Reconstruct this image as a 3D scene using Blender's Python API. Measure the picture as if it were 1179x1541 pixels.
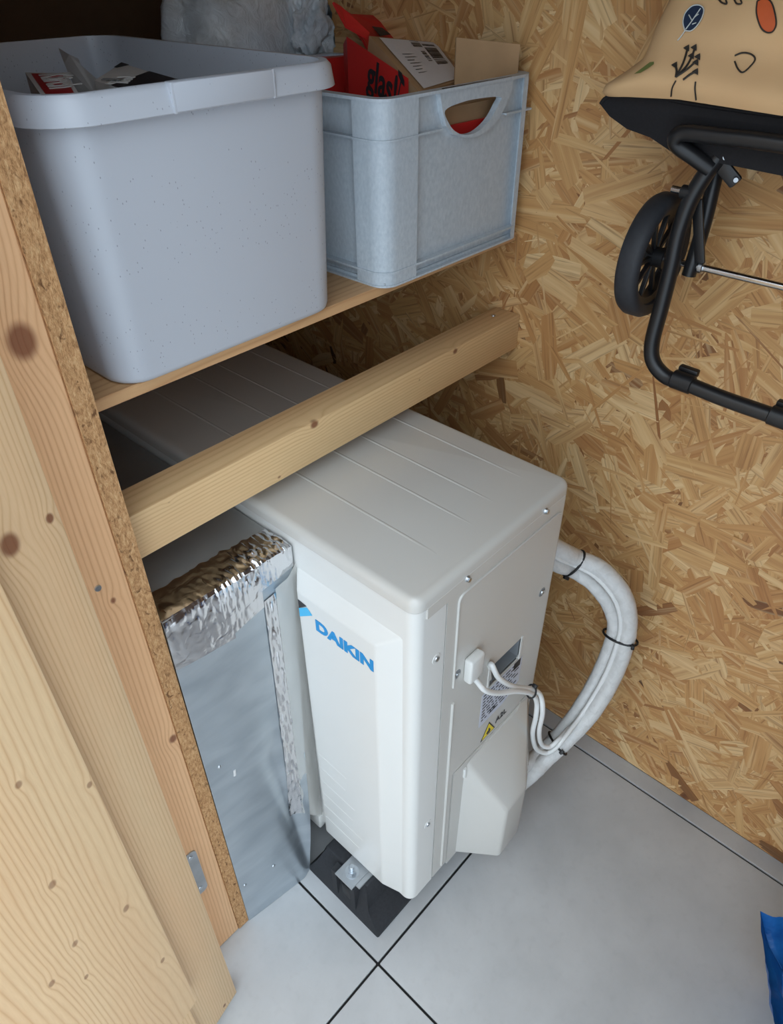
import bpy, bmesh, math, random
from mathutils import Vector, Matrix, noise
from mathutils.geometry import tessellate_polygon
random.seed(7)
for o in list(bpy.data.objects): bpy.data.objects.remove(o)
scene = bpy.context.scene
COL = scene.collection

# ------------------------------------------------------------------ camera
W_PX, H_PX, F_PX = 1179.0, 1541.0, 1082.41
CAM = Vector((-0.3409, -0.3593, 1.3649))
AX_R = Vector((0.6773, -0.7357, -0.0076)); AX_D = Vector((-0.4568, -0.4124, -0.7882)); AX_F = Vector((0.5767, 0.5373, -0.6154))
cd = bpy.data.cameras.new('camera'); cam = bpy.data.objects.new('camera', cd); COL.objects.link(cam)
u = -AX_D; b = -AX_F
cam.matrix_world = Matrix(((AX_R.x, u.x, b.x, CAM.x), (AX_R.y, u.y, b.y, CAM.y), (AX_R.z, u.z, b.z, CAM.z), (0, 0, 0, 1)))
cd.sensor_fit = 'HORIZONTAL'; cd.sensor_width = 36.0; cd.lens = 36.0 * F_PX / W_PX
cd.clip_start = 0.01; cd.clip_end = 100
scene.camera = cam

# ------------------------------------------------------------------ light: an overcast sky outside the open door
w = bpy.data.worlds.new('overcast_sky'); scene.world = w; w.use_nodes = True
nt = w.node_tree; bg = nt.nodes['Background']; bg.inputs[1].default_value = 4.9
tc_ = nt.nodes.new('ShaderNodeTexCoord'); sx_ = nt.nodes.new('ShaderNodeSeparateXYZ'); nt.links.new(tc_.outputs['Generated'], sx_.inputs[0])
rp_ = nt.nodes.new('ShaderNodeValToRGB'); nt.links.new(sx_.outputs[2], rp_.inputs[0])      # overcast sky: zenith three times the horizon
rp_.color_ramp.elements[0].position = 0.0; rp_.color_ramp.elements[0].color = (.265, .315, .365, 1)
rp_.color_ramp.elements[1].position = 1.0; rp_.color_ramp.elements[1].color = (.78, .90, 1.0, 1)
nt.links.new(rp_.outputs[0], bg.inputs[0])
scene.view_settings.view_transform = 'Standard'; scene.view_settings.look = 'None'
scene.view_settings.exposure = 0.0; scene.view_settings.gamma = 1.0
scene.view_settings.use_curve_mapping = False

# ------------------------------------------------------------------ helpers
def ray(px, py): return AX_R * ((px - W_PX/2)/F_PX) + AX_D * ((py - H_PX/2)/F_PX) + AX_F
def at(px, py, axis, val):
    d = ray(px, py); i = 'xyz'.index(axis); t = (val - CAM[i])/d[i]; return CAM + d*t
def s2l(c): return tuple(((v/255)/12.92 if v/255 <= .04045 else ((v/255+.055)/1.055)**2.4) for v in c)

WORLD = {}
def empty(name, loc=(0, 0, 0)):
    o = bpy.data.objects.new(name, None); COL.objects.link(o); o.location = loc; o.empty_display_size = .03
    WORLD[o] = Matrix.Translation(loc); return o
def thing(name, label, cat, loc=(0, 0, 0), group=None):
    o = empty(name, loc); tag(o, label, cat, group); return o
def tag(o, label=None, cat=None, group=None, kind=None):
    if label: o['label'] = label
    if cat: o['category'] = cat
    if group: o['group'] = group
    if kind: o['kind'] = kind
    return o
def link(name, me, mat, parent=None):
    o = bpy.data.objects.new(name, me); COL.objects.link(o)
    if mat is not None and not me.materials: me.materials.append(mat)
    WORLD[o] = Matrix()
    if parent is not None:
        o.parent = parent; o.matrix_parent_inverse = WORLD[parent].inverted()
    return o
def new(name, bm, mat, parent=None, smooth=35):
    bmesh.ops.recalc_face_normals(bm, faces=bm.faces)
    me = bpy.data.meshes.new(name); bm.to_mesh(me); bm.free()
    if smooth:
        for p in me.polygons: p.use_smooth = True
        me.set_sharp_from_angle(angle=math.radians(smooth))
    return link(name, me, mat, parent)
def struct(name, bm, mat, label=None, smooth=0):
    o = new(name, bm, mat, None, smooth); tag(o, label, None, None, 'structure'); return o
def BM(): return bmesh.new()
def merge(dst, src):
    me = bpy.data.meshes.new('tmp'); src.to_mesh(me); src.free(); dst.from_mesh(me); bpy.data.meshes.remove(me)
def box(bm, x0, x1, y0, y1, z0, z1, bev=0, seg=2, rz=0, pivot=None):
    t = BM(); bmesh.ops.create_cube(t, size=1)
    for v in t.verts:
        v.co = Vector(((x0+x1)/2 + v.co.x*(x1-x0), (y0+y1)/2 + v.co.y*(y1-y0), (z0+z1)/2 + v.co.z*(z1-z0)))
    if bev: bmesh.ops.bevel(t, geom=t.edges[:], offset=bev, segments=seg, affect='EDGES', profile=.5)
    if rz:
        pv = Vector(pivot or ((x0+x1)/2, (y0+y1)/2, 0)); m = Matrix.Rotation(rz, 3, 'Z')
        for v in t.verts: v.co = m @ (v.co - pv) + pv
    merge(bm, t); return bm
def obox(bm, c, ax, ay, az, sx, sy, sz, bev=0):
    """box centred at c with axes ax, ay, az (orthonormalised) and full sizes"""
    t = BM(); bmesh.ops.create_cube(t, size=1)
    for v in t.verts: v.co = Vector((v.co.x*sx, v.co.y*sy, v.co.z*sz))
    if bev: bmesh.ops.bevel(t, geom=t.edges[:], offset=bev, segments=2, affect='EDGES', profile=.5)
    ax = Vector(ax).normalized(); az = Vector(az); az = (az - ax*az.dot(ax)).normalized(); ay = az.cross(ax)
    for v in t.verts: v.co = Vector(c) + ax*v.co.x + ay*v.co.y + az*v.co.z
    merge(bm, t); return bm
def cyl(bm, a, b, r, seg=20, r2=None, bev=0):
    a = Vector(a); b = Vector(b); d = b - a; L = d.length; r2 = r if r2 is None else r2
    z = d.normalized(); x = z.orthogonal().normalized(); y = z.cross(x)
    rings = [(0, r), (L, r2)] if not bev else [(0, r-bev), (bev, r), (L-bev, r2), (L, r2-bev)]
    vs = []
    for (h, rr) in rings:
        vs.append([bm.verts.new(a + z*h + x*rr*math.cos(t) + y*rr*math.sin(t)) for t in [2*math.pi*i/seg for i in range(seg)]])
    for k in range(len(vs)-1):
        for i in range(seg): bm.faces.new((vs[k][i], vs[k][(i+1) % seg], vs[k+1][(i+1) % seg], vs[k+1][i]))
    bm.faces.new(vs[0][::-1]); bm.faces.new(vs[-1]); return bm
def spline(pts, n=8, closed=False):
    P = [Vector(p) for p in pts]; out = []; m = len(P)
    rng = range(m if closed else m-1)
    for i in rng:
        p0 = P[(i-1) % m] if (closed or i > 0) else P[0]*2-P[1]
        p1 = P[i]; p2 = P[(i+1) % m]
        p3 = P[(i+2) % m] if (closed or i+2 < m) else P[-1]*2-P[-2]
        for k in range(n):
            t = k/n
            out.append(.5*((2*p1)+(-p0+p2)*t+(2*p0-5*p1+4*p2-p3)*t*t+(-p0+3*p1-3*p2+p3)*t**3))
    if not closed: out.append(P[-1])
    return out
def tube(bm, pts, r, seg=12, closed=False, rad=None, cap=True):
    pts = [Vector(p) for p in pts]; n = len(pts); rings = []
    nrm = None
    for i, p in enumerate(pts):
        if closed: t = (pts[(i+1) % n]-pts[i-1]).normalized()
        else: t = (pts[min(i+1, n-1)]-pts[max(i-1, 0)]).normalized()
        if nrm is None: nrm = t.orthogonal().normalized()
        else: nrm = (nrm - t*nrm.dot(t)).normalized()
        bn = t.cross(nrm); rr = rad(i/(n-1), p) if rad else r
        rings.append([bm.verts.new(p + (nrm*math.cos(a)+bn*math.sin(a))*rr) for a in [2*math.pi*k/seg for k in range(seg)]])
    for i in range(n if closed else n-1):
        A = rings[i]; B = rings[(i+1) % n]
        for k in range(seg): bm.faces.new((A[k], A[(k+1) % seg], B[(k+1) % seg], B[k]))
    if not closed and cap: bm.faces.new(rings[0][::-1]); bm.faces.new(rings[-1])
    return bm
def plate(bm, outer, vec, holes=()):
    """solid plate: polygon (list of 3D points) with holes, extruded by vec"""
    loops = [[Vector(p) for p in outer]] + [[Vector(p) for p in h] for h in holes]
    tris = tessellate_polygon(loops); flat = [p for l in loops for p in l]; vec = Vector(vec)
    A = [bm.verts.new(p) for p in flat]; B = [bm.verts.new(p+vec) for p in flat]
    for t in tris:
        try: bm.faces.new([A[i] for i in t]); bm.faces.new([B[i] for i in t][::-1])
        except ValueError: pass
    k = 0
    for l in loops:
        n = len(l)
        for i in range(n):
            a, c = k+i, k+(i+1) % n
            bm.faces.new((A[a], A[c], B[c], B[a]))
        k += n
    return bm
def grid(bm, f, nu, nv, thick=None):
    """f(u,v)->Vector ; optional thickness vector makes it a closed sheet"""
    V = [[bm.verts.new(f(i/nu, j/nv)) for j in range(nv+1)] for i in range(nu+1)]
    for i in range(nu):
        for j in range(nv): bm.faces.new((V[i][j], V[i+1][j], V[i+1][j+1], V[i][j+1]))
    if thick is not None:
        t = Vector(thick); B = [[bm.verts.new(v.co+t) for v in r] for r in V]
        for i in range(nu):
            for j in range(nv): bm.faces.new((B[i][j], B[i][j+1], B[i+1][j+1], B[i+1][j]))
        for i in range(nu):
            bm.faces.new((V[i][0], B[i][0], B[i+1][0], V[i+1][0])); bm.faces.new((V[i][nv], V[i+1][nv], B[i+1][nv], B[i][nv]))
        for j in range(nv):
            bm.faces.new((V[0][j], V[0][j+1], B[0][j+1], B[0][j])); bm.faces.new((V[nu][j], B[nu][j], B[nu][j+1], V[nu][j+1]))
    return bm
def rrect(x0, x1, z0, z1, r, n=5):
    out = []
    for cx, cz, a0 in ((x1-r, z0+r, -90), (x1-r, z1-r, 0), (x0+r, z1-r, 90), (x0+r, z0+r, 180)):
        for k in range(n+1):
            a = math.radians(a0+90*k/n); out.append((cx+r*math.cos(a), cz+r*math.sin(a)))
    return out
def text(name, s, size, origin, right, up, mat, parent, sx=1.0, bold=0.0, shear=0, depth=.0003, align='LEFT'):
    cu = bpy.data.curves.new(name, 'FONT'); cu.body = s; cu.size = size; cu.offset = bold; cu.shear = shear
    cu.extrude = depth; cu.align_x = align; cu.resolution_u = 4
    o = bpy.data.objects.new(name, cu); COL.objects.link(o)
    dg = bpy.context.evaluated_depsgraph_get(); me = bpy.data.meshes.new_from_object(o.evaluated_get(dg))
    bpy.data.objects.remove(o); bpy.data.curves.remove(cu)
    r = Vector(right).normalized(); u_ = Vector(up); u_ = (u_-r*u_.dot(r)).normalized(); n = r.cross(u_); og = Vector(origin)
    for v in me.vertices: c = v.co.copy(); v.co = og + r*c.x*sx + u_*c.y + n*(c.z+depth)
    me.materials.clear(); me.name = name
    return link(name, me, mat, parent)

# ------------------------------------------------------------------ materials
MATS = {}
class NT:
    def __init__(s, name):
        s.m = bpy.data.materials.new(name); s.m.use_nodes = True; s.t = s.m.node_tree; s.b = s.t.nodes['Principled BSDF']
    def n(s, typ, **kw):
        nd = s.t.nodes.new(typ)
        for k, v in kw.items(): setattr(nd, k, v)
        return nd
    def L(s, a, b_): s.t.links.new(a, b_)
    def val(s, sock, v):
        if hasattr(v, 'is_linked') or isinstance(v, bpy.types.NodeSocket): s.L(v, sock)
        else: sock.default_value = v
    def math(s, op, a, b_=None, c=None):
        nd = s.n('ShaderNodeMath', operation=op); s.val(nd.inputs[0], a)
        if b_ is not None: s.val(nd.inputs[1], b_)
        if c is not None: s.val(nd.inputs[2], c)
        return nd.outputs[0]
    def pos(s): return s.n('ShaderNodeNewGeometry').outputs['Position']
    def mapv(s, v, scale=(1, 1, 1), loc=(0, 0, 0), rot=(0, 0, 0)):
        nd = s.n('ShaderNodeMapping'); s.L(v, nd.inputs[0]); nd.inputs['Scale'].default_value = scale; nd.inputs['Location'].default_value = loc
        nd.inputs['Rotation'].default_value = rot; return nd.outputs[0]
    def noise(s, v, scale, detail=3, rough=.5, dist=0):
        nd = s.n('ShaderNodeTexNoise'); s.L(v, nd.inputs['Vector']); nd.inputs['Scale'].default_value = scale
        nd.inputs['Detail'].default_value = detail; nd.inputs['Roughness'].default_value = rough; nd.inputs['Distortion'].default_value = dist
        return nd.outputs[0]
    def ramp(s, f, stops, interp='LINEAR'):
        nd = s.n('ShaderNodeValToRGB'); s.L(f, nd.inputs[0]); cr = nd.color_ramp; cr.interpolation = interp
        while len(cr.elements) < len(stops): cr.elements.new(.5)
        for e, (p, c) in zip(cr.elements, stops): e.position = p; e.color = (*c, 1) if len(c) == 3 else c
        return nd.outputs[0]
    def mix(s, f, a, b_, mode='MIX'):
        nd = s.n('ShaderNodeMix', data_type='RGBA', blend_type=mode)
        s.val(nd.inputs[0], f); 
        for sock, v in ((nd.inputs[6], a), (nd.inputs[7], b_)):
            if isinstance(v, tuple): sock.default_value = (*v, 1) if len(v) == 3 else v
            else: s.L(v, sock)
        return nd.outputs[2]
    def bump(s, h, strength=.3, dist=.001):
        nd = s.n('ShaderNodeBump'); s.L(h, nd.inputs['Height']); nd.inputs['Strength'].default_value = strength; nd.inputs['Distance'].default_value = dist
        s.L(nd.outputs[0], s.b.inputs['Normal'])
    def col(s, c):
        if isinstance(c, tuple): s.b.inputs['Base Color'].default_value = (*c, 1)
        else: s.L(c, s.b.inputs['Base Color'])
    def set(s, rough=.5, metal=0, spec=.5, **kw):
        s.val(s.b.inputs['Roughness'], rough); s.b.inputs['Metallic'].default_value = metal; s.b.inputs['Specular IOR Level'].default_value = spec
        for k, v in kw.items(): s.b.inputs[k].default_value = v
        return s.m
def simple(name, srgb, rough=.5, metal=0, spec=.5, var=.06, scale=40, bump=0, bdist=.0005):
    t = NT(name); base = s2l(srgb); n = t.noise(t.pos(), scale, 4)
    lo = tuple(v*(1-var) for v in base); hi = tuple(min(1, v*(1+var)) for v in base)
    t.col(t.ramp(n, [(.3, lo), (.7, hi)]))
    if bump: t.bump(n, bump, bdist)
    return t.set(rough, metal, spec)
def pine(name, grain='z', across='x', knots=(), kmix=.88, light=(226, 186, 140), dark=(196, 150, 104), freq=130, seed=0, wav=.010, rough=.55):
    """softwood: growth lines along one axis, bent round knots"""
    t = NT(name); P = t.pos(); sep = t.n('ShaderNodeSeparateXYZ'); t.L(P, sep.inputs[0])
    g = sep.outputs['xyz'.index(grain)]; a = sep.outputs['xyz'.index(across)]
    other = [c for c in 'xyz' if c not in (grain, across)][0]; o = sep.outputs['xyz'.index(other)]
    sc = [0, 0, 0]; sc['xyz'.index(grain)] = 1.3; sc['xyz'.index(across)] = 9; sc['xyz'.index(other)] = 9
    low = t.noise(t.mapv(P, tuple(sc), (seed*3.1, seed*1.7, seed)), 1.0, 2)
    acr = t.math('ADD', a, t.math('MULTIPLY', o, .45))
    acr = t.math('ADD', acr, t.math('MULTIPLY', t.math('SUBTRACT', low, .5), wav*14))
    km = None; ks = None
    for (kp, r) in knots:
        d = t.n('ShaderNodeVectorMath', operation='SUBTRACT'); t.L(P, d.inputs[0]); d.inputs[1].default_value = kp
        mp = [1, 1, 1]; mp['xyz'.index(grain)] = .75
        d2 = t.n('ShaderNodeVectorMath', operation='MULTIPLY'); t.L(d.outputs[0], d2.inputs[0]); d2.inputs[1].default_value = mp
        ln = t.n('ShaderNodeVectorMath', operation='LENGTH'); t.L(d2.outputs[0], ln.inputs[0]); ln = ln.outputs['Value']
        q = t.math('DIVIDE', ln, r); e = t.math('POWER', 2.718, t.math('MULTIPLY', t.math('MULTIPLY', q, q), -.16))
        acr = t.math('ADD', acr, t.math('MULTIPLY', e, r*1.1))
        k = t.n('ShaderNodeMapRange', interpolation_type='SMOOTHSTEP'); t.L(q, k.inputs[0]); k.inputs[1].default_value = .55; k.inputs[2].default_value = 1.15; k.inputs[3].default_value = 1; k.inputs[4].default_value = 0
        km = k.outputs[0] if km is None else t.math('MAXIMUM', km, k.outputs[0])
    sp3 = [38, 38, 38]; sp3['xyz'.index(grain)] = .5
    vary = t.noise(t.mapv(P, tuple(sp3), (seed*2.3, 3, seed)), 1.0, 1)
    ph = t.math('ADD', t.math('MULTIPLY', acr, freq*2.4), t.math('MULTIPLY', vary, 2.2))
    saw = t.math('PINGPONG', ph, 1.0); lines = t.math('MULTIPLY', t.math('POWER', saw, 3.0), t.ramp(vary, [(.25, (.45,)*3), (.6, (1,)*3)]))
    sc2 = [60, 60, 60]; sc2['xyz'.index(grain)] = 5
    fine = t.noise(t.mapv(P, tuple(v*8 for v in sc2)), 1.0, 3)
    sc3 = [14, 14, 14]; sc3['xyz'.index(grain)] = 1.5
    tone = t.noise(t.mapv(P, tuple(sc3), (seed, seed*2, 5)), 1.0, 2)
    c = t.mix(t.math('MULTIPLY', lines, .9), s2l(light), s2l(tuple(v*.95 for v in dark)))
    c = t.mix(t.math('MULTIPLY', fine, .35), c, s2l(tuple(v*.86 for v in dark)))
    c = t.mix(t.ramp(tone, [(.35, (0, 0, 0)), (.75, (.4, .4, .4))]), c, s2l((222, 168, 120)))
    if km is not None: c = t.mix(t.math('MULTIPLY', km, kmix), c, s2l((118, 68, 44)))
    t.col(c); t.bump(t.math('ADD', fine, lines), .12, .0006)
    return t.set(rough, 0, .35)

M = {}
# tiles: pale concrete-look stoneware
t = NT('tile_stoneware'); n1 = t.noise(t.pos(), 5, 6, .6); n2 = t.noise(t.pos(), 60, 3)
c = t.ramp(n1, [(.3, s2l((170, 171, 172))), (.7, s2l((190, 191, 192)))]); c = t.mix(t.ramp(n2, [(.25, (.25,)*3), (.45, (0,)*3)]), c, s2l((165, 165, 166)))
t.col(c); t.bump(n2, .08, .0005); M['tile'] = t.set(.42, 0, .45)
M['grout'] = simple('black_joint', (26, 26, 27), .9)
# OSB strands
t = NT('osb_strands'); at_ = t.n('ShaderNodeAttribute', attribute_name='tone'); uv = t.n('ShaderNodeUVMap').outputs[0]
sp = t.n('ShaderNodeSeparateColor'); t.L(at_.outputs['Color'], sp.inputs[0])
base = t.ramp(sp.outputs[0], [(0, s2l((70, 42, 28))), (.010, s2l((126, 80, 50))), (.04, s2l((180, 128, 80))), (.3, s2l((199, 150, 95))), (.7, s2l((211, 167, 111))), (1, s2l((228, 194, 143)))])
base = t.mix(t.math('MULTIPLY', sp.outputs[1], .28), base, s2l((204, 148, 92)))
gr = t.noise(t.mapv(uv, (7, 240, 1)), 1, 3, .6); gr2 = t.noise(t.mapv(uv, (4, 90, 1)), 1, 3)
c = t.mix(t.ramp(gr2, [(.30, (.45,)*3), (.52, (0,)*3)]), base, s2l((168, 112, 64)))
c = t.mix(t.ramp(gr2, [(.53, (0,)*3), (.70, (.45,)*3)]), c, s2l((240, 210, 160)))
c = t.mix(t.ramp(gr, [(.33, (.55,)*3), (.47, (0,)*3)]), c, s2l((130, 82, 46)))
t.col(c); t.bump(gr, .35, .0008); M['strand'] = t.set(.5, 0, .4)
t = NT('osb_core'); n1 = t.noise(t.mapv(t.pos(), (10, 10, 26)), 3, 5, .65, 1.2)
t.col(t.ramp(n1, [(.25, s2l((120, 78, 42))), (.5, s2l((176, 128, 74))), (.75, s2l((208, 166, 106)))])); M['osb'] = t.set(.6)
# cut chipboard edge
t = NT('chipboard_edge'); n1 = t.noise(t.mapv(t.pos(), (420, 300, 150)), 1, 4, .75); n2 = t.noise(t.mapv(t.pos(), (160, 160, 90)), 1, 3, .6, .6); n3 = t.noise(t.pos(), 14, 2)
c = t.ramp(n1, [(.25, s2l((120, 82, 50))), (.5, s2l((186, 142, 98))), (.75, s2l((216, 180, 134)))])
c = t.mix(t.ramp(n2, [(.30, (.9,)*3), (.42, (0,)*3)]), c, s2l((96, 62, 38))); t.col(c); t.bump(n2, .8, .002); M['chip_edge'] = t.set(.8, 0, .2)
KA = [tuple(at(35, 515, 'y', .218)), tuple(at(172, 905, 'y', .218)), tuple(at(262, 1113, 'y', .218))]
M['jamb'] = pine('pine_jamb', 'z', 'x', [(KA[0], .0135), (KA[1], .004), (KA[2], .0065)], light=(232, 190, 146), dark=(206, 154, 108), freq=150, seed=1, wav=.0022)
ang = math.radians(13.6); dirv = Vector((-math.cos(ang), -math.sin(ang), 0)); nv = Vector((math.sin(ang), -math.cos(ang), 0))
B0 = Vector((-.1910, .1395, 0))
def on_door(px, py, off):
    d = ray(px, py); q = B0 + nv*off; return CAM + d*((q-CAM).dot(nv)/d.dot(nv))
KB = [tuple(on_door(*q, 0)) for q in ((75, 780), (15, 820), (338, 1513))]
M['stile'] = pine('pine_stile', 'z', 'x', [(KB[0], .004), (KB[1], .009), (KB[2], .0035)], light=(226, 196, 156), dark=(206, 168, 122), freq=170, seed=4, wav=.0016)
KC = [tuple(on_door(px, py, .022)) for px, py in ((28, 1181), (135, 1181), (79, 1331), (190, 1367), (113, 1420), (245, 1445), (78, 1480), (130, 1470))]
M['door_board'] = pine('pine_door_board', 'z', 'x', [(k, r) for k, r in zip(KC, (.0036, .0034, .0045, .0045, .0038, .0038, .004, .003))], light=(240, 208, 164), dark=(222, 178, 130), freq=110, seed=2, wav=.0062, kmix=.6)
KM = [tuple(at(684, 528, 'y', .26)), tuple(at(472, 638, 'y', .26)), tuple(at(419, 717, 'y', .26)), tuple(at(253, 755, 'y', .26)), tuple(at(630, 571, 'y', .26)), tuple(at(305, 774, 'y', .26))]
M['beam'] = pine('pine_beam', 'x', 'z', [(k, r) for k, r in zip(KM, (.005, .006, .003, .0022, .0025, .0018))], light=(226, 194, 146), dark=(206, 166, 116), freq=160, seed=6, wav=.0016)
M['shelf'] = pine('pine_shelf_board', 'x', 'y', [], light=(214, 172, 126), dark=(188, 140, 94), freq=60, seed=9, wav=.006)
# appliance
M['unit'] = simple('ivory_shaded_coat', (199, 196, 190), .24, 0, .5, .012, 6)  # one ivory paint with the front, toned down for shade on lid and side
M['unit_lit'] = simple('ivory_lit_coat', (217, 216, 212), .30, 0, .5, .012, 6)  # same paint again, lightened to carry the daylight on the front
M['unit_dark'] = simple('shadow_gap_steel', (62, 62, 62), .7)
M['unit_grey'] = simple('grey_recess_plastic', (128, 131, 134), .5)
M['logo_blue'] = simple('logo_blue_print', (22, 138, 200), .4, var=.02)
M['logo_cyan'] = simple('logo_cyan_print', (70, 180, 226), .4, var=.02)
M['black_print'] = simple('black_print', (40, 40, 44), .5)
M['label'] = simple('label_silver_white', (198, 202, 214), .4, var=.03)
M['warn'] = simple('warning_yellow', (236, 210, 40), .4, var=.03)
M['zinc'] = simple('zinc_plated_steel', (190, 196, 202), .28, 1.0, .5, .08, 60)
M['zinc_dull'] = simple('dull_galvanised_steel', (178, 182, 186), .42, .9, .5, .12, 25)
M['rubber'] = simple('black_rubber', (44, 45, 48), .75, 0, .3, .15, 200, .3)
M['white_pvc'] = simple('white_cable_sheath', (228, 228, 226), .38, 0, .45, .02)
t = NT('white_pipe_lagging'); n1 = t.noise(t.pos(), 55, 4, .6, .8); n2 = t.noise(t.pos(), 160, 2)
t.col(t.ramp(n1, [(.3, s2l((202, 201, 199))), (.6, s2l((216, 215, 213)))])); t.bump(t.math('ADD', n1, t.math('MULTIPLY', n2, .4)), .5, .003); M['lagging'] = t.set(.42, 0, .4)
M['black_nylon'] = simple('black_nylon', (22, 22, 24), .45)
# duct
t = NT('galvanised_sheet'); n1 = t.noise(t.mapv(t.pos(), (3, 3, 9)), 3, 3, .5, .5); n2 = t.noise(t.pos(), 90, 2)
t.col(t.ramp(n1, [(.3, s2l((176, 186, 194))), (.7, s2l((198, 206, 212)))])); r = t.ramp(n1, [(.3, (.30,)*3), (.7, (.42,)*3)]); t.bump(n1, .10, .004); M['sheet'] = t.set(r, .85, .5)
t = NT('duct_top_sheet'); n1 = t.noise(t.pos(), 9, 3); t.col(t.ramp(n1, [(.3, s2l((150, 150, 148))), (.7, s2l((168, 168, 166)))])); M['duct_top'] = t.set(.42, .55, .5)
t = NT('aluminium_foil_tape'); n1 = t.noise(t.mapv(t.pos(), (1, 1, 1)), 45, 2, .5, 1.0); t.col(s2l((222, 222, 224))); t.bump(n1, .35, .003); M['foil'] = t.set(.20, 1.0, .5)
t = NT('clear_packing_tape'); n1 = t.noise(t.mapv(t.pos(), (30, 30, 6)), 2, 3, .5, 1.0); t.col(s2l((216, 214, 208))); t.bump(n1, .35, .002); M['clear_tape'] = t.set(.22, 0, .6, Alpha=.5)
# bins
t = NT('speckled_grey_plastic'); v = t.n('ShaderNodeTexVoronoi'); t.L(t.mapv(t.pos(), (1, 1, .55)), v.inputs['Vector']); v.inputs['Scale'].default_value = 260
n1 = t.noise(t.pos(), 22, 2); th = t.math('MULTIPLY', t.math('GREATER_THAN', n1, .44), .13)
sp_ = t.math('LESS_THAN', v.outputs['Distance'], th); sp_ = t.math('MULTIPLY', sp_, t.math('GREATER_THAN', v.outputs['Color'], .42))
t.col(t.mix(t.math('MULTIPLY', sp_, .55), s2l((190, 194, 202)), s2l((96, 96, 110)))); M['bin'] = t.set(.36, 0, .5)
t = NT('mottled_crate_plastic'); n1 = t.noise(t.mapv(t.pos(), (1, 1, .6)), 260, 3, .6); n2 = t.noise(t.pos(), 8, 2)
t.col(t.mix(t.ramp(n2, [(.3, (0,)*3), (.7, (.35,)*3)]), t.ramp(n1, [(.3, s2l((178, 188, 196))), (.7, s2l((200, 208, 214)))]), s2l((184, 192, 201)))); M['crate'] = t.set(.42, 0, .45)
M['card'] = simple('brown_cardboard', (176, 142, 106), .85, 0, .2, .06, 30)
M['card_core'] = simple('cardboard_cut_edge', (190, 160, 122), .9, 0, .2, .2, 300)
M['red_card'] = simple('red_printed_card', (206, 44, 40), .5, 0, .4, .05, 12)
M['white_card'] = simple('white_carton', (214, 212, 210), .55, 0, .4, .03)
M['black_card'] = simple('black_printed_carton', (30, 28, 34), .4, 0, .4)
M['red_label'] = simple('deep_red_label', (170, 26, 32), .4, 0, .4)
M['paper'] = simple('white_paper_label', (222, 222, 226), .5, 0, .3, .02)
t = NT('clear_polythene'); n1 = t.noise(t.mapv(t.pos(), (40, 12, 26), (0, 0, 0), (.3, .5, .4)), 1.4, 4, .6, 1.6); n2 = t.noise(t.pos(), 7, 2)
t.col(t.mix(t.ramp(n2, [(.35, (0,)*3), (.65, (.75,)*3)]), t.ramp(n1, [(.3, s2l((206, 203, 198))), (.6, s2l((240, 240, 238)))]), s2l((206, 220, 232)))); t.bump(n1, .6, .006); M['poly'] = t.set(.2, 0, .6, Alpha=.93)
# trolley
t = NT('beige_trolley_canvas'); n1 = t.noise(t.pos(), 900, 2); n2 = t.noise(t.pos(), 8, 2); t.col(t.ramp(n2, [(.3, s2l((204, 164, 120))), (.7, s2l((216, 178, 132)))])); t.bump(n1, .15, .0004); M['canvas'] = t.set(.75, 0, .25)
M['black_fabric'] = simple('black_nylon_fabric', (24, 23, 26), .7, 0, .3, .15, 300, .2)
M['black_tube'] = simple('black_coated_tube', (26, 26, 28), .38, 0, .5, .05)
M['tyre'] = simple('dark_grey_tyre', (46, 47, 51), .6, 0, .4, .1, 150, .2)
M['steel'] = simple('bright_steel_rod', (200, 200, 200), .2, 1.0)
M['print_navy'] = simple('navy_print', (28, 44, 70), .7); M['print_dark'] = simple('dark_line_print', (44, 38, 32), .7)
M['print_orange'] = simple('orange_print', (204, 92, 44), .7); M['print_green'] = simple('green_print', (110, 118, 62), .7); M['print_pale'] = simple('pale_line_print', (200, 204, 200), .7)
t = NT('blue_woven_plastic'); n1 = t.noise(t.mapv(t.pos(), (1, 1, 1)), 16, 3, .6, 1); t.col(t.ramp(n1, [(.3, s2l((18, 84, 158))), (.7, s2l((34, 112, 186)))])); t.bump(n1, .4, .006); M['blue'] = t.set(.38, 0, .5)
M['dim_board'] = simple('darkened_board', (98, 72, 50), .8)  # board brown taken dark to keep the inside of the store dim

# ------------------------------------------------------------------ the setting
XW = .6405          # inner face of the OSB wall beside the unit
YB = 1.12           # back wall
bm = BM(); box(bm, -3.2, XW+.06, -3.0, YB+.06, -.06, -.0045); floor = struct('floor', bm, M['grout'], 'pale grey tiled floor with thin black joints')
J = .0022; T = .6
def tile(x0, x1, y0, y1):
    bm = BM(); box(bm, x0+J, x1-J, y0+J, y1-J, -.012, 0, .0008, 1); return new('tile', bm, M['tile'], floor, 30)
for i in range(-5, 2):
    for j in range(-5, 2):
        x0, x1, y0, y1 = i*T, min((i+1)*T, XW+J), j*T, min((j+1)*T, YB)
        tile(x0, x1, y0, y1)

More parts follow.
